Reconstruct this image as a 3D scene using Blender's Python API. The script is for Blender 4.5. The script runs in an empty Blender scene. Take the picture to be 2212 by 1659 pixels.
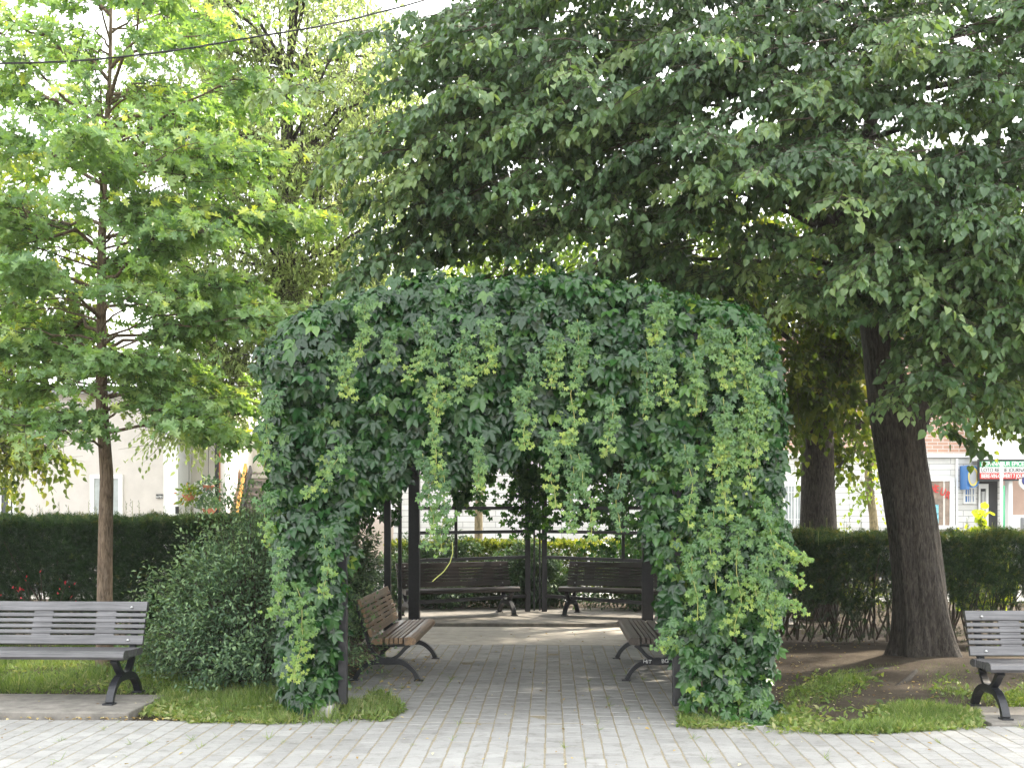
import bpy, math, random
import numpy as np
from mathutils import Vector
random.seed(7); rng = np.random.default_rng(7)
C = bpy.context.scene.collection
R_ = math.radians
# ------------------------------------------------------------------ camera, sky, sun
YAW = R_(2.0); CAMH = 1.68; FPX = 2400.0
cd = bpy.data.cameras.new('camera'); cam = bpy.data.objects.new('camera', cd); C.objects.link(cam)
cd.sensor_width = 36; cd.lens = 36*FPX/2212; cd.shift_y = 270.5/2212
cd.clip_start = .1; cd.clip_end = 900
cam.location = (0, 0, CAMH); cam.rotation_euler = (R_(90), 0, YAW)
bpy.context.scene.camera = cam
SUN_EL, SUN_AZ = R_(44), R_(52)          # azimuth measured from +Y towards +X
w = bpy.data.worlds.new('World'); bpy.context.scene.world = w; w.use_nodes = True
nt = w.node_tree; bg = nt.nodes['Background']
sky = nt.nodes.new('ShaderNodeTexSky'); sky.sky_type = 'NISHITA'; sky.sun_disc = False
sky.sun_elevation = SUN_EL; sky.sun_rotation = SUN_AZ; sky.dust_density = 4; sky.air_density = 1.2; sky.ozone_density = 1
hs = nt.nodes.new('ShaderNodeHueSaturation'); hs.inputs['Saturation'].default_value = .35
nt.links.new(sky.outputs[0], hs.inputs['Color'])
veil = nt.nodes.new('ShaderNodeMix'); veil.data_type = 'RGBA'; veil.inputs[0].default_value = .6      # thin white cloud veil over the whole sky
veil.inputs[7].default_value = (6.2, 6.3, 6.2, 1); nt.links.new(hs.outputs[0], veil.inputs[6]); nt.links.new(veil.outputs[2], bg.inputs[0])
bg.inputs[1].default_value = .15
sd = bpy.data.lights.new('sun', 'SUN'); sd.energy = 2.3; sd.angle = R_(2.5); sd.color = (1, .9, .74)
so = bpy.data.objects.new('sun', sd); C.objects.link(so)
SD = Vector((math.sin(SUN_AZ)*math.cos(SUN_EL), math.cos(SUN_AZ)*math.cos(SUN_EL), math.sin(SUN_EL)))
so.rotation_euler = (-SD).to_track_quat('-Z', 'Y').to_euler(); so.location = SD*60
sc = bpy.context.scene
sc.view_settings.view_transform = 'Standard'; sc.view_settings.look = 'None'
sc.view_settings.exposure = 2.38; sc.view_settings.gamma = 1
sc.render.engine = 'CYCLES'
sc.cycles.max_bounces = 7; sc.cycles.diffuse_bounces = 4; sc.cycles.glossy_bounces = 2
sc.cycles.transmission_bounces = 4; sc.cycles.caustics_reflective = False; sc.cycles.caustics_refractive = False

# ------------------------------------------------------------------ helpers
cF = np.array([-math.sin(YAW), math.cos(YAW), 0]); cR = np.array([math.cos(YAW), math.sin(YAW), 0])
def P(px, py, Y):
    """world point seen at (px,py) of the 2212-wide photo, on the plane y = Y"""
    d = cF + cR*((px-1106)/FPX) + np.array([0, 0, (1100-py)/FPX])
    return d*(Y/d[1]) + np.array([0, 0, CAMH])
def X(px, Y): return float(P(px, 1100, Y)[0])
def Z(py, Y): return float(P(1106, py, Y)[2])
def PV(px, py, Y):
    px, py, Y = map(lambda a: np.asarray(a, float), (px, py, Y))
    d = cF[None]+cR[None]*((px-1106)/FPX)[:, None]; d[:, 2] = (1100-py)/FPX
    return d*(Y/d[:, 1])[:, None]+np.array([0, 0, CAMH])
def snoise(p, f=1.0, seed=0):
    r = np.random.default_rng(100+seed); v = np.zeros(len(p))
    for k in range(7):
        a = r.normal(size=3); a /= np.linalg.norm(a)
        v += np.sin(p@a*f*(1.3+.9*k*.5)*2.1+r.uniform(0, 6.28))/(1+.35*k)
    return v/2.6
def unit(a): return a/(np.linalg.norm(a, axis=-1, keepdims=True)+1e-9)

def tag(o, label=None, cat=None, group=None, kind=None):
    if label: o['label'] = label
    if cat: o['category'] = cat
    if group: o['group'] = group
    if kind: o['kind'] = kind
    return o
def thing(name, label, cat, loc=(0, 0, 0), rz=0, group=None):
    o = bpy.data.objects.new(name, None); C.objects.link(o); o.location = loc; o.rotation_euler = (0, 0, rz)
    o.empty_display_size = .2
    return tag(o, label, cat, group)
def link(name, me, mat, parent=None):
    if mat: me.materials.append(mat)
    o = bpy.data.objects.new(name, me); C.objects.link(o)
    if parent: o.parent = parent
    return o

class MB:
    def __init__(s, org=(0, 0, 0)): s.v = []; s.f = []; s.org = np.array(org, float); s.r = []
    def add(s, vs, fs, rnd=None):
        b = len(s.v); s.v += [tuple(np.asarray(p, float)-s.org) for p in vs]
        s.f += [tuple(b+i for i in f) for f in fs]
        s.r += [random.random() if rnd is None else rnd]*len(vs)
    def box(s, x0, x1, y0, y1, z0, z1, rnd=None):
        s.add([(x0,y0,z0),(x1,y0,z0),(x1,y1,z0),(x0,y1,z0),(x0,y0,z1),(x1,y0,z1),(x1,y1,z1),(x0,y1,z1)],
              [(3,2,1,0),(4,5,6,7),(0,1,5,4),(1,2,6,5),(2,3,7,6),(3,0,4,7)], rnd)
    def beam(s, a, b, w_, h_, up=(0, 0, 1)):
        a = np.array(a, float); b = np.array(b, float); d = unit(b-a); u = np.array(up, float)
        sd_ = unit(np.cross(d, u)); u = np.cross(sd_, d); q = []
        for p in (a, b):
            for i, j in ((-1,-1),(1,-1),(1,1),(-1,1)): q.append(p+sd_*i*w_/2+u*j*h_/2)
        s.add(q, [(0,1,2,3),(7,6,5,4),(0,4,5,1),(1,5,6,2),(2,6,7,3),(3,7,4,0)])
    def prism(s, prof, x0, x1, axis=0, rnd=None):
        n = len(prof); vs = []
        for x in (x0, x1):
            for a, b in prof: vs.append((x, a, b) if axis == 0 else (a, x, b))
        fs = [tuple(range(n))[::-1], tuple(range(n, 2*n))]
        fs += [(i, (i+1) % n, n+(i+1) % n, n+i) for i in range(n)]
        s.add(vs, fs, rnd)
    def tube(s, pts, rad, n=8, cap=True):
        pts = np.array(pts, float); K = len(pts); rad = np.broadcast_to(rad, (K,))
        t = np.gradient(pts, axis=0); t = unit(t); ref = np.array([0, 1, 0.]) if abs(t[0][1]) < .9 else np.array([1, 0, 0.])
        vs = []
        for k in range(K):
            a = unit(np.cross(t[k], ref)); b = np.cross(t[k], a); ref = np.cross(a, t[k]) if False else ref
            for i in range(n):
                th = 2*math.pi*i/n; vs.append(pts[k]+rad[k]*(a*math.cos(th)+b*math.sin(th)))
        fs = [(k*n+i, k*n+(i+1) % n, (k+1)*n+(i+1) % n, (k+1)*n+i) for k in range(K-1) for i in range(n)]
        if cap: fs += [tuple(range(n))[::-1], tuple(range((K-1)*n, K*n))]
        s.add(vs, fs)
    def build(s, name, mat, parent=None, smooth=False, bevel=0):
        me = bpy.data.meshes.new(name); me.from_pydata(s.v, [], s.f)
        at = me.attributes.new('rnd', 'FLOAT', 'POINT'); at.data.foreach_set('value', np.array(s.r, np.float32))
        if smooth: me.polygons.foreach_set('use_smooth', [True]*len(me.polygons))
        me.update(); o = link(name, me, mat, parent)
        if bevel:
            m = o.modifiers.new('bevel', 'BEVEL'); m.width = bevel; m.segments = 2; m.limit_method = 'ANGLE'
        return o

def np_mesh(name, V, loops, starts, rnd, mat, parent=None, smooth=False):
    me = bpy.data.meshes.new(name); me.vertices.add(len(V)); me.vertices.foreach_set('co', V.astype(np.float32).ravel())
    me.loops.add(len(loops)); me.loops.foreach_set('vertex_index', loops.astype(np.int32))
    me.polygons.add(len(starts)); me.polygons.foreach_set('loop_start', starts.astype(np.int32))
    at = me.attributes.new('rnd', 'FLOAT', 'POINT'); at.data.foreach_set('value', rnd.astype(np.float32))
    if smooth: me.polygons.foreach_set('use_smooth', np.ones(len(starts), bool))
    me.update(calc_edges=True)
    return link(name, me, mat, parent)

class Leaves:
    """collects leaves (a template, position, tip direction, normal, size, tint) and writes one mesh"""
    def __init__(s, org=(0, 0, 0)): s.V = []; s.L = []; s.S = []; s.r = []; s.nv = 0; s.nl = 0; s.org = np.array(org, float)
    def add(s, tm, pos, tip, nor, size, rnd):
        tv, tf = tm; n = len(pos)
        if n == 0: return
        tip = unit(tip); nor = unit(nor-tip*(nor*tip).sum(1, keepdims=True)); b = np.cross(tip, nor)
        size = np.broadcast_to(size, (n,))
        V = pos[:, None]+size[:, None, None]*(tv[None, :, 0, None]*b[:, None]+tv[None, :, 1, None]*tip[:, None]+tv[None, :, 2, None]*nor[:, None])
        V = V-s.org; k = len(tv)
        l1 = np.concatenate([np.array(f) for f in tf]); st1 = np.cumsum([0]+[len(f) for f in tf[:-1]])
        off = s.nv+np.arange(n)*k
        s.V.append(V.reshape(-1, 3)); s.L.append((off[:, None]+l1[None]).ravel())
        s.S.append((s.nl+np.arange(n)[:, None]*len(l1)+st1[None]).ravel())
        s.r.append(np.repeat(np.clip(rnd, 0, 1), k)); s.nv += n*k; s.nl += n*len(l1)
    def build(s, name, mat, parent=None):
        return np_mesh(name, np.concatenate(s.V), np.concatenate(s.L), np.concatenate(s.S), np.concatenate(s.r), mat, parent)

def branches(name, Pts, Rad, mat, parent, org, nside=6):
    for k in range(len(Pts)): thin_tubes(name, Pts[k:k+1], Rad[k:k+1], mat, parent, org, nside)
def thin_tubes(name, Pts, Rad, mat, parent, org=(0, 0, 0), nside=4):
    """many thin branches: Pts [S,K,3], Rad [S,K]"""
    S, K, _ = Pts.shape; t = unit(np.gradient(Pts, axis=1)); ref = np.array([.3, .2, .93])
    a = unit(np.cross(t, np.broadcast_to(ref, t.shape))); b = np.cross(t, a)
    th = np.arange(nside)*2*math.pi/nside
    V = Pts[:, :, None]+Rad[:, :, None, None]*(a[:, :, None]*np.cos(th)[:, None]+b[:, :, None]*np.sin(th)[:, None])
    V = V.reshape(-1, 3)-np.array(org)
    base = np.arange(S)*K*nside; q = []
    for k in range(K-1):
        for i in range(nside):
            q.append([k*nside+i, k*nside+(i+1) % nside, (k+1)*nside+(i+1) % nside, (k+1)*nside+i])
    q = np.array(q); loops = (base[:, None, None]+q[None]).reshape(-1); starts = np.arange(S*len(q))*4
    o = np_mesh(name, V, loops, starts, np.repeat(rng.random(S), K*nside), mat, parent, True)
    if S > 1: o['kind'] = 'stuff'
    return o

# ------------------------------------------------------------------ leaf templates (u across, v to the tip, w out)
def half_pair(pts, fold=.12, curl=.0):
    R0 = [(u, v, fold*abs(u)/.3*.3-curl*v*v) for u, v in pts]
    n = len(pts); V = list(R0)+[(-u, v, z) for (u, v, z) in R0[1:-1]]
    f1 = tuple(range(n)); f2 = (0,)+tuple([n-1])+tuple(range(2*n-3, n-1, -1))
    return np.array(V, float), [f1, f2]
OAK = half_pair([(0,0),(.03,.14),(.21,.12),(.23,.20),(.08,.33),(.36,.40),(.37,.50),(.11,.56),(.27,.72),(.22,.80),(.07,.78),(0,1)], .5, .15)
HEART = half_pair([(0,0),(.2,-.08),(.42,.1),(.45,.38),(.28,.7),(.08,.9),(0,1.08)], .45, .22)
OVAL = half_pair([(0,0),(.2,.25),(.22,.55),(0,1)], .5, .2)
NARROW = half_pair([(0,0),(.1,.4),(0,1)], .5, .2)
def palmate(angs=(0, 46, -46, 98, -98), lens=(1, .86, .86, .56, .56), wf=1.):
    V = []; F = []
    for a, L in zip(angs, lens):
        c, s_ = math.cos(R_(a)), math.sin(R_(a)); b = len(V)
        for (u, v, z) in [(0,.06,0),(.25,.40,.10),(.25,.66,.05),(0,1.02,-.2),(-.25,.66,.05),(-.25,.40,.10)]:
            u *= L*wf; v *= L; V.append((u*c+v*s_, v*c-u*s_, z*L-.05*abs(a)/80))
        F += [(b, b+1, b+2, b+3), (b, b+3, b+4, b+5)]
    return np.array(V, float), F
PALM = palmate()
PALMY = palmate((0, 45, -45, 95, -95), (1, .9, .9, .7, .7), .85)
def needle_sprig(n=9):
    V = []; F = []; r = random.Random(3)
    for k in range(n):
        v = k/n; s_ = 1 if k % 2 else -1; b = len(V); u = .32*s_*(1-.3*v); z = r.uniform(-.15, .22)
        V += [(0, v*.8, 0), (u*.5+.045, v*.8+.16, z*.5), (u, v*.8+.3, z), (u*.5-.045, v*.8+.2, z*.5)]; F.append((b, b+1, b+2, b+3))
    b = len(V); V += [(-.015,0,0),(.015,0,0),(.008,1,.02),(-.008,1,.02)]; F.append((b, b+1, b+2, b+3))
    return np.array(V, float), F
NEEDLE = needle_sprig()
def blade():
    return np.array([(-.026,0,0),(.026,0,0),(.02,.55,.07),(-.02,.55,.07),(0,1,.3)], float), [(0,1,2,3),(3,2,4)]
BLADE = blade()

# ------------------------------------------------------------------ materials
def newmat(name):
    m = bpy.data.materials.new(name); m.use_nodes = True; t = m.node_tree
    return m, t, t.nodes['Principled BSDF'], t.nodes['Material Output']
def ramp(t, stops, fac=None):
    r = t.nodes.new('ShaderNodeValToRGB'); e = r.color_ramp.elements
    while len(e) > 1: e.remove(e[-1])
    e[0].position = stops[0][0]; e[0].color = (*stops[0][1], 1)
    for p, c in stops[1:]:
        q = e.new(p); q.color = (*c, 1)
    if fac is not None: t.links.new(fac, r.inputs[0])
    return r
def noise(t, scale, detail=4, rough=.6, vec=None, dist=0):
    n = t.nodes.new('ShaderNodeTexNoise'); n.inputs['Scale'].default_value = scale; n.inputs['Detail'].default_value = detail
    n.inputs['Roughness'].default_value = rough; n.inputs['Distortion'].default_value = dist
    if vec is not None: t.links.new(vec, n.inputs['Vector'])
    return n
def coords(t, scale=(1, 1, 1), rot=(0, 0, 0), kind='Object'):
    c = t.nodes.new('ShaderNodeTexCoord'); m = t.nodes.new('ShaderNodeMapping')
    m.inputs['Scale'].default_value = scale; m.inputs['Rotation'].default_value = rot
    t.links.new(c.outputs[kind], m.inputs[0]); return m.outputs[0]
def mixc(t, fac, a, b, mode='MIX'):
    m = t.nodes.new('ShaderNodeMix'); m.data_type = 'RGBA'; m.blend_type = mode
    for s_, v in ((0, fac), (6, a), (7, b)):
        if hasattr(v, 'links') or hasattr(v, 'is_linked'): t.links.new(v, m.inputs[s_])
        elif s_ == 0: m.inputs[0].default_value = v
        else: m.inputs[s_].default_value = (*v, 1)
    return m.outputs[2]
def bump(t, bs, h, strength=.4, dist=.01):
    b = t.nodes.new('ShaderNodeBump'); b.inputs['Strength'].default_value = strength; b.inputs['Distance'].default_value = dist
    t.links.new(h, b.inputs['Height']); t.links.new(b.outputs[0], bs.inputs['Normal']); return b
def leafmat(name, stops, trans=.4, rough=.5, spec=.35, warm=(1.5, 1.45, .5)):
    m, t, b, out = newmat(name)
    a = t.nodes.new('ShaderNodeAttribute'); a.attribute_name = 'rnd'
    r = ramp(t, stops, a.outputs['Fac'])
    n = noise(t, 30, 2, .5, coords(t)); col = mixc(t, .3, r.outputs[0], n.outputs[0], 'OVERLAY') if False else r.outputs[0]
    t.links.new(col, b.inputs['Base Color']); b.inputs['Roughness'].default_value = rough
    b.inputs['Specular IOR Level'].default_value = spec
    tr = t.nodes.new('ShaderNodeBsdfTranslucent'); mc = mixc(t, 1.0, col, warm, 'MULTIPLY'); t.links.new(mc, tr.inputs[0])
    ms = t.nodes.new('ShaderNodeMixShader'); ms.inputs[0].default_value = trans
    t.links.new(b.outputs[0], ms.inputs[1]); t.links.new(tr.outputs[0], ms.inputs[2]); t.links.new(ms.outputs[0], out.inputs[0])
    return m
def plain(name, col, rough=.6, spec=.5, metal=0, nscale=0, namt=.25, bumpy=0):
    m, t, b, out = newmat(name); b.inputs['Roughness'].default_value = rough; b.inputs['Metallic'].default_value = metal
    b.inputs['Specular IOR Level'].default_value = spec; b.inputs['Base Color'].default_value = (*col, 1)
    if nscale:
        n = noise(t, nscale, 6, .65, coords(t)); lo = tuple(c*(1-namt) for c in col); hi = tuple(min(1, c*(1+namt)) for c in col)
        r = ramp(t, [(.3, lo), (.7, hi)], n.outputs[0]); t.links.new(r.outputs[0], b.inputs['Base Color'])
        if bumpy: bump(t, b, n.outputs[0], bumpy, .01)
    return m

M = {}
M['linden'] = leafmat('linden_leaf', [(0, (.028,.06,.026)), (.45, (.058,.115,.048)), (.75, (.10,.175,.07)), (1, (.2,.28,.11))], .35, .38, .5)
M['linden_back'] = leafmat('linden_leaf_backlit', [(0, (.04,.07,.018)), (.5, (.09,.135,.032)), (1, (.26,.27,.06))], .5, .5, .3)
M['oak'] = leafmat('oak_leaf', [(0, (.10,.19,.08)), (.5, (.20,.33,.13)), (.85, (.34,.46,.21)), (1, (.52,.58,.12))], .45, .36, .5)
M['pale'] = leafmat('pale_linden_leaf', [(0, (.16,.22,.09)), (.5, (.3,.37,.16)), (1, (.45,.5,.26))], .6, .5, .35, (1.25, 1.3, .8))
M['vine'] = leafmat('creeper_leaf', [(0, (.010,.040,.012)), (.3, (.026,.088,.022)), (.55, (.06,.15,.034)), (.8, (.13,.24,.042)), (1, (.28,.37,.06))], .26, .27, .6)
M['yew'] = leafmat('yew_needle', [(0, (.012,.03,.011)), (.5, (.026,.06,.02)), (.85, (.06,.115,.03)), (1, (.16,.16,.04))], .15, .55, .3)
M['privet'] = leafmat('shrub_leaf', [(0, (.035,.075,.04)), (.5, (.085,.16,.082)), (1, (.2,.3,.14))], .25, .45, .4)
M['bright'] = leafmat('bright_shrub_leaf', [(0, (.08,.14,.02)), (.5, (.2,.3,.04)), (1, (.45,.5,.05))], .45, .5, .3)
M['grass'] = leafmat('grass_blade', [(0, (.05,.085,.025)), (.45, (.115,.185,.045)), (.8, (.2,.28,.08)), (1, (.36,.36,.18))], .35, .5, .3)
M['deadleaf'] = leafmat('fallen_leaf', [(0, (.16,.08,.03)), (.5, (.45,.33,.1)), (1, (.6,.55,.35))], .1, .6, .2, (1, 1, 1))
M['red'] = leafmat('red_flower', [(0, (.3,.02,.03)), (1, (.6,.06,.08))], .3)
M['orange'] = leafmat('orange_flower', [(0, (.6,.12,.01)), (1, (.7,.2,.02))], .2)

def bark(name, c1, c2, sc=1, moss=0, dist=.03):
    m, t, b, out = newmat(name)
    v = coords(t, (34*sc, 34*sc, 6.5*sc)); n = noise(t, 1, 5, .65, v, .6)
    v2 = coords(t, (6, 6, 4)); n2 = noise(t, 1, 4, .6, v2)
    r = ramp(t, [(.34, tuple(c*.4 for c in c1)), (.48, c1), (.68, c2)], n.outputs[0])
    c = mixc(t, .55, r.outputs[0], ramp(t, [(.3, (.35,.33,.3)), (.7, (.8,.76,.7))], n2.outputs[0]).outputs[0], 'MULTIPLY')
    t.links.new(c, b.inputs['Base Color']); b.inputs['Roughness'].default_value = .85; b.inputs['Specular IOR Level'].default_value = .2
    bump(t, b, n.outputs[0], .9, dist); return m
M['bark'] = bark('dark_furrowed_bark', (.06,.052,.045), (.115,.102,.088), 1.5)
M['bark_oak'] = bark('young_oak_bark', (.17,.125,.09), (.27,.21,.16), 1.5, dist=.012)
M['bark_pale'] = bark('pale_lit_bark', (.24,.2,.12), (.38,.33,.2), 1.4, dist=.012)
M['twig'] = plain('twig', (.07,.055,.042), .8, .2)
M['twig_green'] = plain('green_twig', (.28,.3,.09), .7, .2)
M['steel'] = plain('black_painted_steel', (.013,.013,.016), .38, .5, 0, 25, .5, .15)
M['iron'] = plain('black_cast_iron', (.013,.014,.018), .36, .5, 0, 40, .5, .2)
M['bolt'] = plain('galvanised_bolt', (.5,.5,.5), .35, .5, .9)

def woodmat(name, dark, light, axis_scale=(1.6, 40, 40)):
    m, t, b, out = newmat(name); v = coords(t, axis_scale); n = noise(t, 1, 6, .7, v, .8); n2 = noise(t, 3.3, 4, .6, coords(t))
    a = t.nodes.new('ShaderNodeAttribute'); a.attribute_name = 'rnd'
    r = ramp(t, [(.3, dark), (.62, light), (.8, tuple(min(1, c*1.5) for c in light))], n.outputs[0])
    c = mixc(t, .6, r.outputs[0], ramp(t, [(.35, (.5,.48,.46)), (.65, (1,.97,.94))], n2.outputs[0]).outputs[0], 'MULTIPLY')
    c = mixc(t, .35, c, ramp(t, [(0, (.6,.6,.6)), (1, (1,1,1))], a.outputs['Fac']).outputs[0], 'MULTIPLY')
    t.links.new(c, b.inputs['Base Color']); b.inputs['Roughness'].default_value = .34; b.inputs['Specular IOR Level'].default_value = .7
    bump(t, b, n.outputs[0], .6, .006); return m
M['wood'] = woodmat('brown_wood_sky_sheen', (.035,.034,.039), (.15,.148,.16))  # bench wood with the bluish sky sheen put into its base colour
M['wood_sunlit'] = woodmat('sunlit_brown_wood', (.10,.062,.036), (.34,.21,.11))  # lit copy of the bench wood, warm sunlight put into the colour
M['wood_shade'] = woodmat('shaded_brown_wood', (.05,.037,.03), (.11,.082,.065))  # shaded copy of the bench wood, tunnel shade put into the colour
M['wood_deep_shade'] = woodmat('deep_shade_brown_wood', (.022,.016,.014), (.055,.042,.037))  # darkest copy of the bench wood, pavilion shade put into the colour

def pavmat():
    m, t, b, out = newmat('grey_concrete_paver')
    a = t.nodes.new('ShaderNodeAttribute'); a.attribute_name = 'rnd'
    r = ramp(t, [(0, (.30,.295,.285)), (.5, (.345,.34,.328)), (1, (.39,.383,.37))], a.outputs['Fac'])
    n = noise(t, .9, 5, .6, coords(t)); n2 = noise(t, 160, 3, .6, coords(t)); n3 = noise(t, 9, 5, .7, coords(t))
    c = mixc(t, .55, r.outputs[0], ramp(t, [(.3, (.62,.61,.6)), (.65, (1,1,1))], n.outputs[0]).outputs[0], 'MULTIPLY')
    c = mixc(t, .35, c, ramp(t, [(.35, (.6,.6,.6)), (.65, (1.0,1.0,1.0))], n2.outputs[0]).outputs[0], 'MULTIPLY')
    c = mixc(t, .5, c, ramp(t, [(.3, (.45,.42,.38)), (.5, (1.0,1.0,1.0))], n3.outputs[0]).outputs[0], 'MULTIPLY')
    t.links.new(c, b.inputs['Base Color']); b.inputs['Roughness'].default_value = .8; b.inputs['Specular IOR Level'].default_value = .3
    bump(t, b, n2.outputs[0], .3, .003); return m
M['paver'] = pavmat()
M['joint'] = plain('sandy_joint', (.27,.235,.17), .95, .1, 0, 60, .45, .4)
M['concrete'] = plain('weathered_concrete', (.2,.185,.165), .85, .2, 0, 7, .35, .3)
M['sunlit_dustconc'] = plain('sunlit_dusty_concrete', (.4,.365,.32), .9, .2, 0, 5, .2, .3)  # dusty concrete, colour also raised to stand in for light through the roof gap
M['block'] = plain('pale_concrete_block', (.42,.41,.38), .85, .2, 0, 14, .25, .3)
def soil():
    m, t, b, out = newmat('bare_soil')
    n = noise(t, 2.2, 6, .7, coords(t)); n2 = noise(t, 60, 5, .7, coords(t))
    r = ramp(t, [(.3, (.055,.042,.032)), (.5, (.10,.08,.06)), (.72, (.17,.142,.11))], n.outputs[0])
    c = mixc(t, .7, r.outputs[0], ramp(t, [(.35, (.4,.38,.36)), (.7, (1,1,1))], n2.outputs[0]).outputs[0], 'MULTIPLY')
    t.links.new(c, b.inputs['Base Color']); b.inputs['Roughness'].default_value = .95; b.inputs['Specular IOR Level'].default_value = .1
    bump(t, b, n2.outputs[0], .8, .03); return m
M['soil'] = soil()
M['asphalt'] = plain('sunlit_asphalt', (.16,.155,.15), .9, .2, 0, 30, .3, .3)
M['sidewalk'] = plain('pale_sidewalk', (.45,.44,.42), .9, .2, 0, 4, .15, .2)

def brickmat(name, c1, c2, mortar, bw, bh, ms=.012, off=.5, bumpd=.006):
    m, t, b, out = newmat(name); br = t.nodes.new('ShaderNodeTexBrick')
    v = coords(t, (1, 1, 1), (R_(-90), 0, 0)); t.links.new(v, br.inputs['Vector'])
    br.offset = off; br.squash = 1.0; br.inputs['Scale'].default_value = 1
    br.inputs['Brick Width'].default_value = bw; br.inputs['Row Height'].default_value = bh; br.inputs['Mortar Size'].default_value = ms
    br.inputs['Color1'].default_value = (*c1, 1); br.inputs['Color2'].default_value = (*c2, 1); br.inputs['Mortar'].default_value = (*mortar, 1)
    n = noise(t, 5, 5, .6, coords(t))
    c = mixc(t, .3, br.outputs['Color'], ramp(t, [(.3, (.6,.6,.6)), (.7, (1,1,1))], n.outputs[0]).outputs[0], 'MULTIPLY')
    t.links.new(c, b.inputs['Base Color']); b.inputs['Roughness'].default_value = .85
    iv = t.nodes.new('ShaderNodeInvert'); t.links.new(br.outputs['Fac'], iv.inputs['Color']); bump(t, b, iv.outputs[0], .5, bumpd)
    return m
M['brick'] = brickmat('red_brick', (.42,.24,.17), (.5,.31,.23), (.55,.5,.46), .3, .1, .012)  # brick tones lightened, distance haze put into the colour
M['stone'] = brickmat('white_painted_stone', (.76,.75,.72), (.62,.61,.58), (.34,.33,.32), .95, .165, .009, .37)
M['greybrick'] = brickmat('grey_brick', (.22,.2,.19), (.3,.27,.25), (.3,.28,.26), .25, .08)
M['stucco'] = plain('beige_stucco', (.58,.54,.5), .9, .2, 0, 3, .07, .15)
M['white'] = plain('white_paint', (.78,.78,.76), .6, .4)
M['cream'] = plain('cream_siding', (.62,.58,.52), .7, .3)
M['glass'] = plain('dark_window_glass', (.02,.025,.03), .08, .6)
M['curtain'] = plain('pale_curtain_glass', (.4,.43,.43), .3, .5, 0, 6, .2)
M['shopglass'] = plain('shop_window_glass', (.26,.19,.14), .15, .6, 0, 2.5, .6)
M['black'] = plain('black_paint', (.012,.012,.013), .5)
M['rust'] = plain('rusty_yellow_steel', (.5,.25,.06), .7, .3, 0, 9, .5)
M['greymetal'] = plain('grey_metal', (.35,.36,.38), .5)
M['stair'] = plain('stair_tread_metal', (.23,.19,.18), .6)
M['green'] = plain('sign_green', (.02,.3,.12), .5); M['signwhite'] = plain('sign_white', (.72,.72,.7), .5)
M['signred'] = plain('sign_red', (.6,.035,.03), .5); M['blue'] = plain('sign_blue', (.05,.19,.48), .45)
M['yellow'] = plain('sign_yellow', (.75,.6,.12), .5); M['navy'] = plain('sign_navy', (.02,.03,.16), .5)
M['poster'] = plain('pale_blue_poster', (.2,.5,.68), .6, .4, 0, 14, .7); M['terracotta'] = plain('terracotta_pot', (.4,.15,.08), .8)
M['stopred'] = plain('faded_stop_red', (.5,.1,.12), .5); M['pinkwall'] = plain('salmon_stucco', (.5,.36,.29), .9, .2, 0, 4, .06)
M['chalk'] = plain('scratched_white_paint', (.7,.7,.68), .8)

# ------------------------------------------------------------------ ground
def sheet(name, x0, x1, y0, y1, z, mat, kind='structure', th=0):
    b = MB()
    if th: b.box(x0, x1, y0, y1, z-th, z, .5)
    else: b.add([(x0,y0,z),(x1,y0,z),(x1,y1,z),(x0,y1,z)], [(0,1,2,3)], .5)
    return tag(b.build(name, mat), kind=kind)
# soil with gentle relief near the trees
gx = np.linspace(-14, 14, 113); gy = np.linspace(8.0, 21, 53)
GX, GY = np.meshgrid(gx, gy); pp = np.stack([GX.ravel(), GY.ravel(), 0*GX.ravel()], 1)
hz = .012+.018*snoise(pp, 1.1, 3)+.01*snoise(pp, 4, 4)
tb = P(2000, 1430, 12.3); dd = np.hypot(pp[:, 0]-tb[0], (pp[:, 1]-12.3)); hz += .10*np.exp(-(dd/1.0)**2)
in_path = (pp[:, 0] > -2.3) & (pp[:, 0] < 1.9) | (pp[:, 1] < 9.15) | (pp[:, 1] > 18.5)
hz[in_path] = np.minimum(hz[in_path], -.02)*0-.02
pp[:, 2] = hz; nx, ny = len(gx), len(gy)
q = np.array([[j*nx+i, j*nx+i+1, (j+1)*nx+i+1, (j+1)*nx+i] for j in range(ny-1) for i in range(nx-1)])
tag(np_mesh('garden_soil', pp, q.ravel(), np.arange(len(q))*4, np.zeros(len(pp)), M['soil'], None, True), kind='structure')
sheet('ground', -300, 300, -60, 400, -.03, M['soil'])
EDGE = 8.72
sheet('paving_bed', -16, 16, -4, EDGE, .0005, M['joint'])
sheet('path_bed', -1.98, 1.4, EDGE, 13.78, .0012, M['joint'])
sheet('dusty_path', -4.2, 3.6, 13.78, 15.9, .0, M['sunlit_dustconc'])
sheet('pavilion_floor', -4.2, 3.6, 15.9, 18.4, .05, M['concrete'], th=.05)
sheet('sidewalk', -60, 60, 20.6, 22.6, -.004, M['sidewalk'])
sheet('street', -60, 60, 22.6, 31.0, -.012, M['asphalt'])
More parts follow.
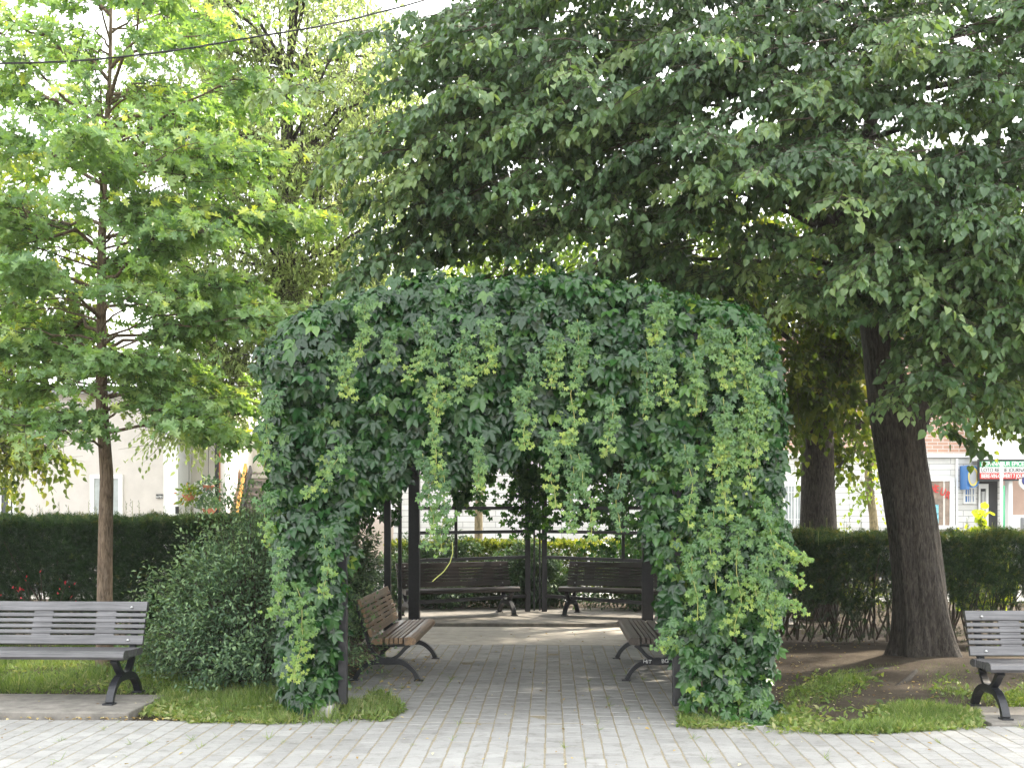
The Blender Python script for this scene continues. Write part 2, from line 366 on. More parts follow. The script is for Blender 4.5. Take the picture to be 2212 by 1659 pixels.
def pavers():
    V = []; F = []; Rn = []
    def col(x0, wd, ya, yb, ph):
        y = ya-ph
        while y < yb:
            L = .172; a, b_ = max(y, ya), min(y+L, yb); y += L
            if b_-a < .03: continue
            g = .0034; bv = .004; x_a = x0+.0045; x_b = x0+wd-.0045
            h = .0040+random.gauss(0, .0009); tx, ty = random.gauss(0, .0025), random.gauss(0, .0025)
            wob = random.gauss(0, .002); b0 = len(V)
            for (ii, dz) in ((0, -.005), (bv, 0)):
                for (xx, yy) in ((x_a+ii, a+g+ii*.6), (x_b-ii, a+g+ii*.6), (x_b-ii, b_-g-ii*.6), (x_a+ii, b_-g-ii*.6)):
                    V.append((xx+wob, yy, h+dz+tx*(xx-x0)+ty*(yy-a)))
            F.extend([(b0+4,b0+5,b0+6,b0+7),(b0,b0+1,b0+5,b0+4),(b0+1,b0+2,b0+6,b0+5),(b0+2,b0+3,b0+7,b0+6),(b0+3,b0,b0+4,b0+7)])
            Rn.extend([min(1, max(0, random.gauss(.5, .22)))]*8)
    W = .135
    for i in range(-60, 60):
        x0 = -.31+i*W
        ph = random.random()*.17
        col(x0, W, 3.2, EDGE+(.0 if abs(x0) > 2.2 else 0), ph)
        if -1.98 < x0 < 1.28: col(x0, W, EDGE+.002, 13.76, random.random()*.17)
    return V, F, Rn
pv, pf, pr = pavers(); st = np.cumsum([0]+[4]*(len(pf)-1))
pvo = tag(np_mesh('pavement', np.array(pv), np.array(pf).ravel(), st, np.array(pr), M['paver']), kind='structure')
pvo.data.polygons.foreach_set('use_smooth', np.zeros(len(pf), bool))
# concrete slabs under the two outer benches
s1 = MB(); s1.box(-7.5, X(330, 9.3), 8.76, 9.62, -.02, .06, .5)
tag(s1.build('concrete_slab', M['concrete'], bevel=.01), kind='structure')
s2 = MB(); s2.box(X(2120, 8.95), 8.0, 8.74, 9.5, -.02, .022, .5)
tag(s2.build('concrete_slab', M['concrete'], bevel=.008), kind='structure')

# ------------------------------------------------------------------ benches
def rr(cx, cy, w_, h_, rot, r, seg=3):
    pts = []
    for sx, sy, a0 in ((1,1,0),(-1,1,90),(-1,-1,180),(1,-1,270)):
        for k in range(seg+1):
            a = R_(a0+90*k/seg); pts.append((sx*(w_/2-r)+r*math.cos(a), sy*(h_/2-r)+r*math.sin(a)))
    c, s_ = math.cos(rot), math.sin(rot)
    return [(cx+x*c-y*s_, cy+x*s_+y*c) for x, y in pts]
BL = 1.83
def arc_bar(path, th):
    p = np.array(path, float)
    for _ in range(2):
        q_ = [p[0]]
        for a, b in zip(p[:-1], p[1:]): q_ += [a*.75+b*.25, a*.25+b*.75]
        q_.append(p[-1]); p = np.array(q_)
    t = unit(np.gradient(p, axis=0)); n = np.stack([-t[:, 1], t[:, 0]], 1)
    th = np.interp(np.linspace(0, 1, len(p)), np.linspace(0, 1, len(th)), th)[:, None]/2
    return p+n*th, p-n*th
def ribbon(mb, path, th, x0, x1):
    a, b = arc_bar(path, th); n = len(a); vs = []
    for i in range(n): vs += [(x0, *a[i]), (x1, *a[i]), (x1, *b[i]), (x0, *b[i])]
    fs = [(0,1,2,3), tuple(4*(n-1)+k for k in (3,2,1,0))]
    for i in range(n-1):
        for k in range(4): fs.append((4*i+k, 4*i+4+k, 4*i+4+(k+1) % 4, 4*i+(k+1) % 4))
    mb.add(vs, fs, .5)
def make_bench(label, loc, rz, wood, L=BL, graffiti=False):
    t = thing('park_bench', label, 'bench', loc, rz, 'dark slatted park benches'); t.scale = (1, .98, .975)
    s = MB(); h = L/2
    s.prism([(-.285,.375),(-.30,.40),(-.292,.43),(-.27,.446),(-.235,.452),(-.185,.447),(-.182,.378),(-.2,.37)], -h, h)
    for k in range(4):
        d = -.148+k*.047; s.prism(rr(d, .414-.002*k, .035, .062, 0, .005), -h, h)
    s.prism([(.035,.375),(.035,.437),(.09,.437),(.13,.425),(.148,.405),(.14,.385),(.1,.372)], -h, h)
    s.build('seat', wood, t, bevel=0)
    b = MB(); a = R_(18); dr = (math.sin(a), math.cos(a)); base = (.145, .452)
    def brd(s0, s1, th=.034, bow=0):
        m_ = (s0+s1)/2; off = .09*(m_-.12)**2*3 if bow else 0
        cx = base[0]+dr[0]*m_+bow; cy = base[1]+dr[1]*m_
        b.prism(rr(cx, cy, th, s1-s0, -a-bow*9, .008), -h, h)
    brd(0, .085, .036); brd(.098, .136); brd(.149, .187); brd(.200, .238); brd(.251, .289); brd(.302, .392, .04, .008)
    bk = b.build('backrest', wood, t)
    for x0 in (-.65, -.085, .48):
        g = MB()
        for s0 in (.0915, .1425, .1935, .2445, .2955):
            cx = base[0]+dr[0]*s0; cy = base[1]+dr[1]*s0
            g.prism(rr(cx-.003, cy, .024, .016, -a, .002, 1), x0, x0+.17)
        g.build('spacer', wood, bk)
    for sx in (-1, 1):
        for s0 in (.045, .345):
            m_ = MB(); cx = base[0]+dr[0]*s0-.024; cy = base[1]+dr[1]*s0
            m_.tube([(sx*(h-.13), cx+.006, cy), (sx*(h-.13), cx-.004, cy-.001), (sx*(h-.13), cx-.009, cy-.002)], [.011, .011, .004], 8)
            m_.build('bolt', M['bolt'], bk)
    for sx in (-1, 1):
        x = sx*(h-.11); l = MB()
        ribbon(l, [(-.31,.012),(-.27,.10),(-.17,.185),(-.05,.20),(.05,.20),(.18,.185),(.28,.10),(.33,.012)], [.05,.042,.05,.075,.05,.042,.05], x-.032, x+.032)
        ribbon(l, [(-.22,.365),(-.18,.33),(-.11,.25),(-.03,.205)], [.05,.038,.034,.05], x-.030, x+.030)
        ribbon(l, [(.03,.205),(.1,.235),(.17,.32),(.2,.42),(.235,.52),(.31,.76)], [.05,.036,.034,.036,.03,.02], x-.028, x+.028)
        ribbon(l, [(-.22,.362),(-.05,.352),(.1,.348),(.19,.38)], [.024,.022,.022,.024], x-.026, x+.026)
        for f in (-.315, .335): l.box(x-.045, x+.045, f-.045, f+.045, 0, .014, .5)
        lg = l.build('leg', M['iron'], t, bevel=.003)
    if graffiti:
        for txt, dy in (('HiT', -.15), ('BG', .035)):
            cu = bpy.data.curves.new('graffiti', 'FONT'); cu.body = txt; cu.size = .056; cu.extrude = .0004
            tmp = bpy.data.objects.new('graffiti', cu); C.objects.link(tmp)
            bpy.context.view_layer.update()
            me = bpy.data.meshes.new_from_object(tmp.evaluated_get(bpy.context.evaluated_depsgraph_get()))
            bpy.data.objects.remove(tmp); me.materials.append(M['chalk'])
            o = bpy.data.objects.new('scratched_writing', me); C.objects.link(o); o.parent = t
            # on the outer side of the camera-near leg; the bench is turned -90 deg, so its +X end faces the camera
            o.location = (h-.11+.0335, dy, .185); o.rotation_euler = (R_(90), R_(-4 if txt == 'BG' else 5), R_(90))
    return t
def G(px, py, zg=0.0):
    d = cF+cR*((px-1106)/FPX)+np.array([0, 0, (1100-py)/FPX]); k = (zg-CAMH)/d[2]; p = d*k; return p[0], p[1]
fx, fy = G(243, 1521, .06)
make_bench('dark slatted bench on a concrete slab before the young oak, cut by left edge', (fx+.09-BL/2, fy+.31, .06), R_(-.6), M['wood'])
fx, fy = G(2166, 1553, .022)
make_bench('dark slatted bench beside the leaning trunk, cut by the right edge', (fx-.09+BL/2, fy+.31, .022), R_(.5), M['wood'])
fx, fy = G(905, 1470); bx0 = fx-.31; by0 = fy
make_bench('brown bench with sunlit slatted back at left inside the arch', (bx0, by0+BL/2-.11, 0), R_(90), M['wood_sunlit'])
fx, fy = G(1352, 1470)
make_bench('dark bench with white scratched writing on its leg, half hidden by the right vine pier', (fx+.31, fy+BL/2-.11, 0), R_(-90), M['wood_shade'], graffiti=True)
make_bench('shaded brown bench at the back left corner of the pavilion behind the steel post', (-1.42, 17.0, .05), R_(24), M['wood_deep_shade'])
make_bench('shaded brown bench at the back right of the pavilion, right of the twin posts', (1.07, 17.05, .05), R_(-20), M['wood_deep_shade'])

# ------------------------------------------------------------------ pergola (steel frame) and its vine
XL, XR, CX = -2.02, 1.42, -.3
pg = thing('garden_pergola', 'black steel pergola frame with twin rear posts, carrying the climbing creeper', 'pergola', (CX, 9.0, 0))
def part(name, fn, mat, parent, org, bevel=0):
    b = MB(org); fn(b); return b.build(name, mat, parent, bevel=bevel)
po = (CX, 9.0, 0)
def post(x, y, w_, z0=0, z1=3.0):
    part('post', lambda b: b.box(x-w_/2, x+w_/2, y-w_/2, y+w_/2, z0, z1), M['steel'], pg, po, .004)
for x in (X(741, 9.0), X(1462, 9.0)): post(x, 9.0, .07, .1)
for x in (X(723, 9.15), X(1486, 9.15)): post(x, 9.15, .035, .1)
for x in (-1.98, 1.5): post(x, 9.25, .07, .1, 2.8)
for x in (XL, XR): post(x, 16.4, .16); post(x, 13.7, .08)
for x in (XL-.02, XR+.02): post(x-.14 if x < 0 else x+.14, 16.0, .05)
YB = 17.75
for px in (1140, 1176): post(X(px, YB), YB, .085, .05)
post(X(1154, YB+.15), YB+.15, .03, .05); post(X(1166, YB+.15), YB+.15, .03, .05)
cl, cr = (X(1140, YB), YB), (X(1176, YB), YB)
def lerp2(a, b, t): return (a[0]+(b[0]-a[0])*t, a[1]+(b[1]-a[1])*t)
for a, b in (((XL, 16.4), cl), ((XR, 16.4), cr)):
    for zz in (.30, .92, 1.33, 1.70, 2.95):
        part('rail', lambda m: m.beam((a[0], a[1], zz), (b[0], b[1], zz), .05, .05), M['steel'], pg, po)
    m_ = lerp2(a, b, .35 if a[0] < 0 else .22)
    post(m_[0], m_[1], .045, .92)
for x in (XL, XR):
    for zz in (2.2, 2.95):
        part('rail', lambda m: m.box(x-.025, x+.025, 9.1, 16.4, zz-.025, zz+.025), M['steel'], pg, po)
for zz in (2.55, 3.05): part('beam', lambda m: m.box(-2.15, 1.55, 8.97, 9.03, zz-.04, zz+.04), M['steel'], pg, po)
for y in (10.2, 11.4, 12.6, 13.7, 16.4):
    part('rafter', lambda m: (m.beam((XL, y, 2.95), (CX, y, 3.35), .05, .06), m.beam((CX, y, 3.35), (XR, y, 2.95), .05, .06)), M['steel'], pg, po)
for x in (XL-.13, X(723, 9.1)):
    pass
part('footing', lambda m: m.box(X(645, 8.95), X(722, 8.95), 8.86, 9.3, -.02, .105), M['block'], pg, po, .008)
part('footing', lambda m: m.box(X(1505, 8.95), X(1560, 8.95), 8.95, 9.3, -.02, .09), M['concrete'], pg, po, .008)  # darker concrete here stands in for the shadow on this footing

# vine: silhouette measured at the front plane, rounded back at the edges
OUT = [(610,1545),(588,1400),(592,1300),(590,1200),(580,1100),(566,1000),(558,900),(560,800),(570,725),(598,675),(670,648),(740,628),(800,606),(860,584),(950,572),(1040,590),(1130,582),(1250,580),(1380,592),(1480,612),(1580,638),(1662,672),(1698,770),(1705,900),(1705,1000),(1712,1100),(1722,1200),(1722,1260),(1692,1360),(1676,1440),(1690,1540),(1720,1575),
       (1560,1570),(1492,1535),(1470,1450),(1448,1360),(1436,1290),(1418,1200),(1392,1130),(1383,1050),(1372,985),(1330,960),(1290,1000),(1255,1035),(1215,1010),(1180,975),(1140,965),(1090,1000),(1050,985),(1010,1010),(975,1050),(940,1040),(905,990),(868,965),(850,1050),(830,1080),(790,1070),(758,1110),(752,1190),(738,1240),(722,1330),(728,1420),(700,1500),(650,1530)]
OUTN = np.array(OUT, float)
def inpoly(px, py, poly):
    ins = np.zeros(len(px), bool); j = len(poly)-1
    for i in range(len(poly)):
        xi, yi = poly[i]; xj, yj = poly[j]
        c = ((yi > py) != (yj > py)) & (px < (xj-xi)*(py-yi)/(yj-yi+1e-9)+xi); ins ^= c; j = i
    return ins
def polydist(px, py, poly, closed=True):
    d = np.full(len(px), 1e9); n = len(poly)
    for i in range(n if closed else n-1):
        a = poly[i]; b = poly[(i+1) % n]; ab = b-a; t_ = np.clip(((px-a[0])*ab[0]+(py-a[1])*ab[1])/(ab@ab), 0, 1)
        d = np.minimum(d, np.hypot(px-a[0]-t_*ab[0], py-a[1]-t_*ab[1]))
    return d
vo = (CX, 9.0, 0)
vine = thing('climbing_vine', 'dense green creeper draped over the pergola, with yellow-green hanging shoots', 'vine', vo)
VL = Leaves(vo)
def put_vine(pos, nrm, size, rnd, droop=.9, jit=.4, tm=PALM):
    n = len(pos); j = rng.normal(size=(n, 3))*jit; nn = unit(nrm+np.array([0, 0, .55])+j)
    tip = np.array([0, 0, -1.])*droop+nrm*.35+rng.normal(size=(n, 3))*.38
    VL.add(tm, pos, tip, nn, size, rnd)
FRONT_TOP = OUTN[9:29]
def front_vine(n, lo, hi, depth, smul=1.0, seed=0):
    px = rng.uniform(545, 1735, n); py = rng.uniform(575, 1585, n)
    wob = 13*snoise(np.stack([px, py, 0*px], 1)/90, 1, 11)+8*snoise(np.stack([px, py, 0*px], 1)/35, 1, seed+12)
    k = inpoly(px+wob, py+wob*.7, OUTN); px, py = px[k], py[k]; n = len(px)
    d = polydist(px, py, OUTN[0:32], False)                       # distance to the outer outline
    q_ = np.stack([px, py, 0*px], 1)/100
    bulge = .11*snoise(q_, 1.0, 5)+.10*snoise(q_, 3.4, 6)+.05*snoise(q_, 8, 7)
    edge = np.clip(1-d/48., 0, 1)
    y = 8.80-bulge+.25*edge**2+depth*rng.random(n)
    pos = PV(px, py, y)
    # keep the silhouette at every depth: points are spread on the front plane, then moved straight back
    pos[:, 0] = PV(px, py, np.full(n, 8.85))[:, 0]; pos[:, 2] = PV(px, py, np.full(n, 8.85))[:, 2]
    pos[:, 2] = np.maximum(pos[:, 2], .03)
    side = np.where(px < 1106, -1., 1.)*edge*.9; topw = np.clip((800-py)/150, 0, 1)*edge
    nr = unit(np.stack([side, -np.ones(n), topw*1.4+.1], 1))
    m = snoise(q_, 1.4, 21)
    # large dark leaves on the left pier and crown, small fresh ones to the right and in drifts
    right = np.clip((px-1130)/380, 0, 1); m2 = snoise(np.stack([px/38, py/190, 0*px], 1), 1.3, 23)
    young = np.clip(.42*m+.38*m2+.52*right-.1+.16*rng.normal(size=n), 0, 1)
    size = (.112-.064*young)*rng.uniform(.55, 1.25, n)*smul
    rnd = np.clip(.17+.52*young+.19*rng.normal(size=n)+.08*topw, 0, .9)
    put_vine(pos, nr, size, rnd*np.clip(1-.0*depth, 0, 1))
front_vine(8200, 0, 0, .16)
front_vine(9500, 0, 0, .36, 1.0, 3)
front_vine(7500, 0, 0, .6, 1.05, 5)
def topz(x):
    px = 1106+FPX*(x+.31)/8.85
    return np.interp(px, OUTN[8:29, 0], [Z(v, 8.85) for v in OUTN[8:29, 1]])
def roof_vine(n, y0, y1, under=False, x0=-2.2, x1=1.8, lift=.0):
    x = rng.uniform(x0, x1, n); y = rng.uniform(y0, y1, n); p = np.stack([x, y, 0*x], 1)
    z = topz(x)-.16+.13*snoise(p, 1.3, 31)+lift
    if under: z -= rng.uniform(.2, .65, n)
    else: z -= rng.uniform(0, .15, n)
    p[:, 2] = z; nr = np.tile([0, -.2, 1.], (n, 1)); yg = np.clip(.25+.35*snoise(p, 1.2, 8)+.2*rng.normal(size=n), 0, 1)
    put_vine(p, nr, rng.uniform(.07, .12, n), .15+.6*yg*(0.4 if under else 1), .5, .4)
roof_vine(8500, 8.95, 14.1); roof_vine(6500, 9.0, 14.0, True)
def wall_vine(n, x, y0, y1, z0, z1, nx, size=(.07, .12), bias=0, thick=.3):
    y = rng.uniform(y0, y1, n); z = rng.uniform(z0, z1, n); p = np.stack([np.full(n, float(x)), y, z], 1)
    if z0 > 1: k = z > z0+.35+.3*snoise(p*np.array([0, 1, 0]), 1.6, 44); p = p[k]
    n = len(p); p[:, 0] += nx*(.1*snoise(p, 1.5, 9))+rng.uniform(-thick, 0, n)*nx
    yg = np.clip(.15+bias+.3*snoise(p, 1.2, 12)+.15*rng.normal(size=n), 0, .8)
    put_vine(p, np.tile([nx, 0, .1], (n, 1)), rng.uniform(*size, n), .12+.7*yg)
wall_vine(2600, XR+.05, 9.2, 15.5, .1, 3.1, -1)            # right inner wall
wall_vine(2200, XR+.45, 9.0, 14.5, .1, 3.1, 1, bias=.25)   # right outer wall
wall_vine(2600, XL-.05, 9.6, 15.8, 1.4, 3.1, 1)           # left curtain
wall_vine(2000, XL-.3, 9.0, 14.0, 1.3, 3.2, -1)
wall_vine(420, X(1470, 9.2)+.05, 8.9, 9.8, .1, 2.6, -1, thick=.2)
wall_vine(420, X(741, 9.2)-.1, 9.1, 9.8, .9, 2.8, 1, thick=.2)
def panel_vine(a, b, n, z0, z1, seed):
    t_ = rng.random(n); x = a[0]+(b[0]-a[0])*t_; y = a[1]+(b[1]-a[1])*t_+rng.normal(size=n)*.1; z = rng.uniform(z0, z1, n)
    low = 2.12+.32*np.sin(t_*9+seed)+.22*np.sin(t_*23+seed*2)
    k = z > low; p = np.stack([x, y, z], 1)[k]; n = len(p)
    put_vine(p, np.tile([0, -1, .1], (n, 1)), rng.uniform(.07, .12, n), np.clip(rng.normal(.3, .18, n), 0, .9))
panel_vine((XL, 16.3), cl, 1500, 1.7, 3.2, 1.0); panel_vine((XR, 16.3), cr, 1800, 1.5, 3.2, 2.6)
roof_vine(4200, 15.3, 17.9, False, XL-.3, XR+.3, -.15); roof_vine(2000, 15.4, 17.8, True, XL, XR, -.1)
# leaves climbing the twin posts and the right part of the back lattice
for cx_, sp, n, z0, z1 in ((X(1150, YB), .16, 260, 1.25, 2.6), (X(1120, YB), .22, 150, 1.45, 2.4), (X(1340, 17.2), .35, 420, .9, 2.4), (X(1030, 17.3), .1, 60, 1.6, 2.3), (X(1260, 17.4), .35, 260, 1.45, 2.2)):
    p = np.stack([rng.normal(cx_, sp, n), rng.normal(YB-.12 if sp < .3 else 17.3, .06, n), rng.uniform(z0, z1, n)], 1)
    put_vine(p, np.tile([0, -1, .1], (n, 1)), rng.uniform(.06, .1, n), rng.uniform(.1, .6, n))
VL.build('foliage', M['vine'], vine)
# hanging shoots: each a stem with small bright leaves
SHOOTS = [([(786,640),(790,700),(783,740),(770,775)],1,.9), ([(915,690),(925,740),(905,790),(880,815)],1,.9), ([(838,720),(845,770),(832,800)],1,.85),
 ([(1062,690),(1050,735),(1070,770),(1040,800)],1,.9), ([(1015,800),(985,850),(945,880),(935,950),(945,1000),(930,1050)],1,.85),
 ([(1245,690),(1255,760),(1235,850),(1240,930),(1210,960)],1.5,.9), ([(1190,930),(1198,990),(1190,1040),(1205,1100)],1,.9),
 ([(1250,980),(1262,1050),(1280,1100),(1275,1165)],1,.85), ([(1325,860),(1318,930),(1305,985)],1,.85), ([(1230,960),(1240,1040),(1228,1110),(1240,1150)],1,.75),
 ([(915,980),(925,1060),(935,1120),(930,1180)],1,.7), ([(955,1010),(962,1080),(955,1140),(950,1190)],1,.75), ([(1030,950),(1036,1010),(1030,1060)],1,.85),
 ([(640,1260),(655,1330),(650,1400),(630,1480)],1.6,.95), ([(700,1150),(708,1220),(700,1290)],1,.8), ([(612,1180),(598,1250),(605,1320),(580,1320)],1,.85),
 ([(740,960),(725,1000),(690,1040),(665,1070)],1,.85), ([(1000,720),(992,790),(1005,830)],1,.7), ([(1420,660),(1424,700),(1410,740)],1.2,.95),
 ([(1500,760),(1510,840),(1500,900)],1.2,.85), ([(1560,860),(1575,960),(1560,1040),(1570,1120)],1.5,.9), ([(1620,900),(1610,980),(1625,1060)],1.3,.9),
 ([(1480,960),(1495,1050),(1485,1140)],1.2,.8), ([(1540,1100),(1535,1190),(1550,1280)],1.3,.9), ([(1490,1180),(1500,1260),(1510,1340)],1.1,.85),
 ([(1600,1120),(1590,1200),(1600,1300),(1585,1370)],1.3,.9), ([(1650,1080),(1665,1160),(1700,1190),(1760,1215)],1,.9), ([(1660,1180),(1690,1230),(1740,1262)],1,.9),
 ([(1640,1240),(1680,1290),(1735,1320)],1,.85), ([(1530,700),(1580,740),(1590,800)],1,.85), ([(1600,760),(1640,830),(1650,900)],1.2,.8),
 ([(1455,1340),(1440,1380),(1425,1400)],1,.8), ([(600,850),(575,890),(580,960),(570,1020)],1,.8), ([(580,1060),(570,1120),(585,1180)],1,.8),
 ([(1165,760),(1150,800),(1140,860)],1,.6), ([(1340,1020),(1330,1100),(1345,1150)],1,.5), ([(1395,760),(1400,830),(1390,900)],1,.6)]
for k in range(14):      # more young shoots, mostly down the right pier
    x_ = random.uniform(1430, 1680) if k < 9 else random.uniform(620, 1400); y_ = random.uniform(680, 1300) if k < 9 else random.uniform(640, 860)
    L_ = random.uniform(70, 170); SHOOTS.append(([(x_, y_), (x_+random.uniform(-9, 9), y_+L_*.5), (x_+random.uniform(-16, 16), y_+L_)], 1.3, .9))
for pts, dens, br in SHOOTS:
    pts = np.array(pts, float); K = 9*len(pts); tt = np.linspace(0, len(pts)-1, K)
    pxx = np.interp(tt, range(len(pts)), pts[:, 0])+2.5*np.sin(tt*5+pts[0, 0]); pyy = np.interp(tt, range(len(pts)), pts[:, 1])
    w3 = PV(pxx, pyy, np.full(K, 8.60)); m_ = MB(vo); m_.tube(w3[::2], .0028, 4)
    sh = m_.build('hanging_shoot', M['twig_green'], vine)
    n = int(K*2.5*dens); f = rng.random(n); idx = (f*(K-1)).astype(int); p = w3[idx]+rng.normal(size=(n, 3))*np.array([.032*dens, .025, .02])
    L_ = Leaves(vo); tip = np.stack([rng.normal(0, .5, n), -np.abs(rng.normal(.3, .3, n)), -np.ones(n)*1.1], 1)
    nn = np.stack([rng.normal(0, .4, n), -np.ones(n), rng.normal(.6, .3, n)], 1)
    L_.add(PALMY, p, tip, nn, rng.uniform(.024, .054, n)*(1.15-.5*f), np.clip(br*(.56+.44*f)+rng.normal(0, .1, n), 0, 1))
    L_.build('shoot_leaves', M['vine'], sh)
m_ = MB(vo)   # the long bare tendril
tp = PV(np.array([977, 978, 972, 958, 940, 934]), np.array([1170, 1195, 1215, 1235, 1250, 1256]), np.full(6, 8.6)); m_.tube(tp, .004, 5); m_.build('tendril', M['twig_green'], vine)
# woody stems in the piers and under the roof
S_ = []; 
for k in range(46):
    left = k % 2 == 0; x = rng.uniform(-2.0, -1.8) if left else rng.uniform(1.15, 1.6); y = rng.uniform(8.95, 9.3)
    zz = np.linspace(.05, 2.7, 7); S_.append(np.stack([x+.06*np.sin(zz*2.2+k)+rng.normal(0, .03, 7), y+.05*np.cos(zz*1.7+k), zz], 1))
for q0 in (0, 1): thin_tubes('stems', np.array(S_[q0::2]), np.full((23, 7), .009), M['twig'], vine, vo)['kind'] = 'stuff'

# ------------------------------------------------------------------ trees
def spray_leaves(LV, p0, d, L, n, size, droop, tm, rnd, up=(0, 0, 1), side_w=.85, tipdown=.35, jit=.3, hang=0.):
    S = len(p0); up = np.array(up, float); side = unit(np.cross(d, up)+1e-4)
    for k in range(n):
        s_ = (k+.6)/n; sgn = 1 if k % 2 else -1
        pos = p0+d*(L*s_)[:, None]+np.array([0, 0, -1.])*(droop*L*s_**2)[:, None]+rng.normal(size=(S, 3))*.012
        tip = d*.55+side*sgn*side_w*(1-.5*s_)+np.array([0, 0, -1.])*tipdown+rng.normal(size=(S, 3))*jit
        nr = up*(1-hang)+side*sgn*.15+rng.normal(size=(S, 3))*jit*1.2+d*hang+np.array([0, -hang*.6, 0])
        LV.add(tm, pos, tip, nr, size*rng.uniform(.7, 1.15, S), rnd+rng.normal(0, .1, S))
def trunk_mesh(name, spine, rad, mat, parent, org, n=64, rows=90, ridge=.04, seed=1, flare=0):
    sp = np.array(spine, float); K = len(sp); tt = np.linspace(0, K-1, rows)
    c = np.stack([np.interp(tt, range(K), sp[:, i]) for i in range(3)], 1)
    for _ in range(3): c[1:-1] = (c[:-2]+c[1:-1]*2+c[2:])/4
    r = np.interp(tt, range(K), rad); t_ = unit(np.gradient(c, axis=0)); ref = np.array([0, 1, 0.])
    a = unit(np.cross(t_, ref)); b = np.cross(t_, a); th = np.arange(n)*2*math.pi/n
    h = np.cumsum(np.r_[0, np.linalg.norm(np.diff(c, axis=0), axis=1)])
    TH, H = np.meshgrid(th, h); q_ = np.stack([np.cos(TH).ravel()*3.2, np.sin(TH).ravel()*3.2, H.ravel()*.8], 1)
    q2 = q_*np.array([3, 3, 1.2]); rn = 1+ridge*snoise(q_, .8, seed)+ridge*.55*snoise(q2, 1, seed+1)
    rn = rn.reshape(H.shape)*r[:, None]
    if flare:
        fl = np.exp(-H/.28)*(.6+.55*np.cos(TH*5+1.3)+.3*np.cos(TH*3)); rn = rn+flare*np.maximum(fl, 0)*r[0]
    V = c[:, None]+rn[..., None]*(a[:, None]*np.cos(th)[None, :, None]+b[:, None]*np.sin(th)[None, :, None])
    V = V.reshape(-1, 3)-np.array(org); R0 = len(h)
    q = np.array([[j*n+i, j*n+(i+1) % n, (j+1)*n+(i+1) % n, (j+1)*n+i] for j in range(R0-1) for i in range(n)])
    return np_mesh(name, V, q.ravel(), np.arange(len(q))*4, np.full(len(V), .5), mat, parent, True)
def limb_curve(a, b, sag=.0, K=6, wob=.08):
    a = np.array(a, float); b = np.array(b, float); t_ = np.linspace(0, 1, K)[:, None]; L = np.linalg.norm(b-a)
    p = a+(b-a)*t_+np.array([0, 0, 1.])*(sag*L*np.sin(t_*math.pi)); p[1:-1] += rng.normal(size=(K-2, 3))*wob*L*.3
    return p

# --- young oak on the left
ob = P(226, 1450, 11.5); oo = (ob[0], ob[1], 0)
oak = thing('oak_tree', 'young oak with light green lobed leaves behind the left bench', 'tree', oo)
osp = [P(226,1460,11.5), P(226,1300,11.5), P(228,1150,11.5), P(231,1030,11.5), P(220,880,11.5), P(219,700,11.5), P(220,520,11.5), P(228,310,11.55), P(238,150,11.6), P(240,-60,11.6), P(250,-260,11.6)]
trunk_mesh('trunk', osp, [.086,.078,.072,.069,.060,.050,.043,.032,.02,.013,.006], M['bark_oak'], oak, oo, 32, 110, .05, 3, .25)
OL = Leaves(oo); ospn = np.array(osp); Lm = []; Lr = []; tw = []; twr = []
def oakspine(z): return np.array([np.interp(z, ospn[:, 2], ospn[:, i]) for i in range(3)])
specs = []
for (y0, x1, y1, dy) in ((820,60,735,-.6),(520,-10,470,-.4),(520,330,430,-.5),(305,190,80,0),(305,420,225,.3),(860,430,930,-.9),(880,120,950,-1.0),(640,-20,560,-.8),(690,480,620,-.6),(760,520,700,-.3),(930,520,960,-.4),(420,560,330,-.2),(900,-30,930,-.8),(340,40,330,-.5),(560,560,470,.2),(300,60,180,.3),(820,450,840,.4)):
    s0 = oakspine(Z(y0, 11.5)); specs.append((s0, P(x1, y1, 11.5+dy)))
for i in range(38):
    z0 = 2.7+i*.14; s0 = oakspine(z0); az = i*2.4+.4; r_ = 1.8*math.sin(max(.12, min(1, (z0-1.2)/5.2))*math.pi*.72)+.25
    if z0 > 6: r_ *= .72
    specs.append((s0, s0+np.array([math.cos(az)*r_, math.sin(az)*r_*.9, .10*r_+.25*(z0 > 5)*r_])))
for s0, e in specs:
    c = limb_curve(s0, e, .06, 7, .10); Lm.append(c); L = np.linalg.norm(e-s0); Lr.append(np.linspace(.022 if L > 1.2 else .012, .003, 7))
    ns = int((40 if s0[2] < 5.2 else 22)*L); f = rng.uniform(.22, 1.0, ns)**.8; p0 = np.stack([np.interp(f*6, range(7), c[:, i]) for i in range(3)], 1)
    dirv = unit(e-s0); ang = rng.uniform(-1.5, 1.5, ns); hd = np.stack([dirv[0]*np.cos(ang)-dirv[1]*np.sin(ang), dirv[0]*np.sin(ang)+dirv[1]*np.cos(ang), rng.normal(.05, .18, ns)], 1)
    hd = unit(hd); l = rng.uniform(.22, .5, ns); p1 = p0+hd*l[:, None]
    tw.append(np.stack([p0, (p0+p1)/2+rng.normal(size=(ns, 3))*.02, p1], 1)); twr.append(np.tile([.005, .003, .0015], (ns, 1)))
    tipbr = np.clip(f-.72, 0, 1)
    spray_leaves(OL, p0+hd*(l*.35)[:, None], hd, l*.75, 7, rng.uniform(.11, .15, ns), .25, OAK, np.clip(rng.normal(.42, .2, ns)+tipbr*.9*(rng.random(ns) < .2), 0, 1), tipdown=.4, jit=.42, hang=.35)
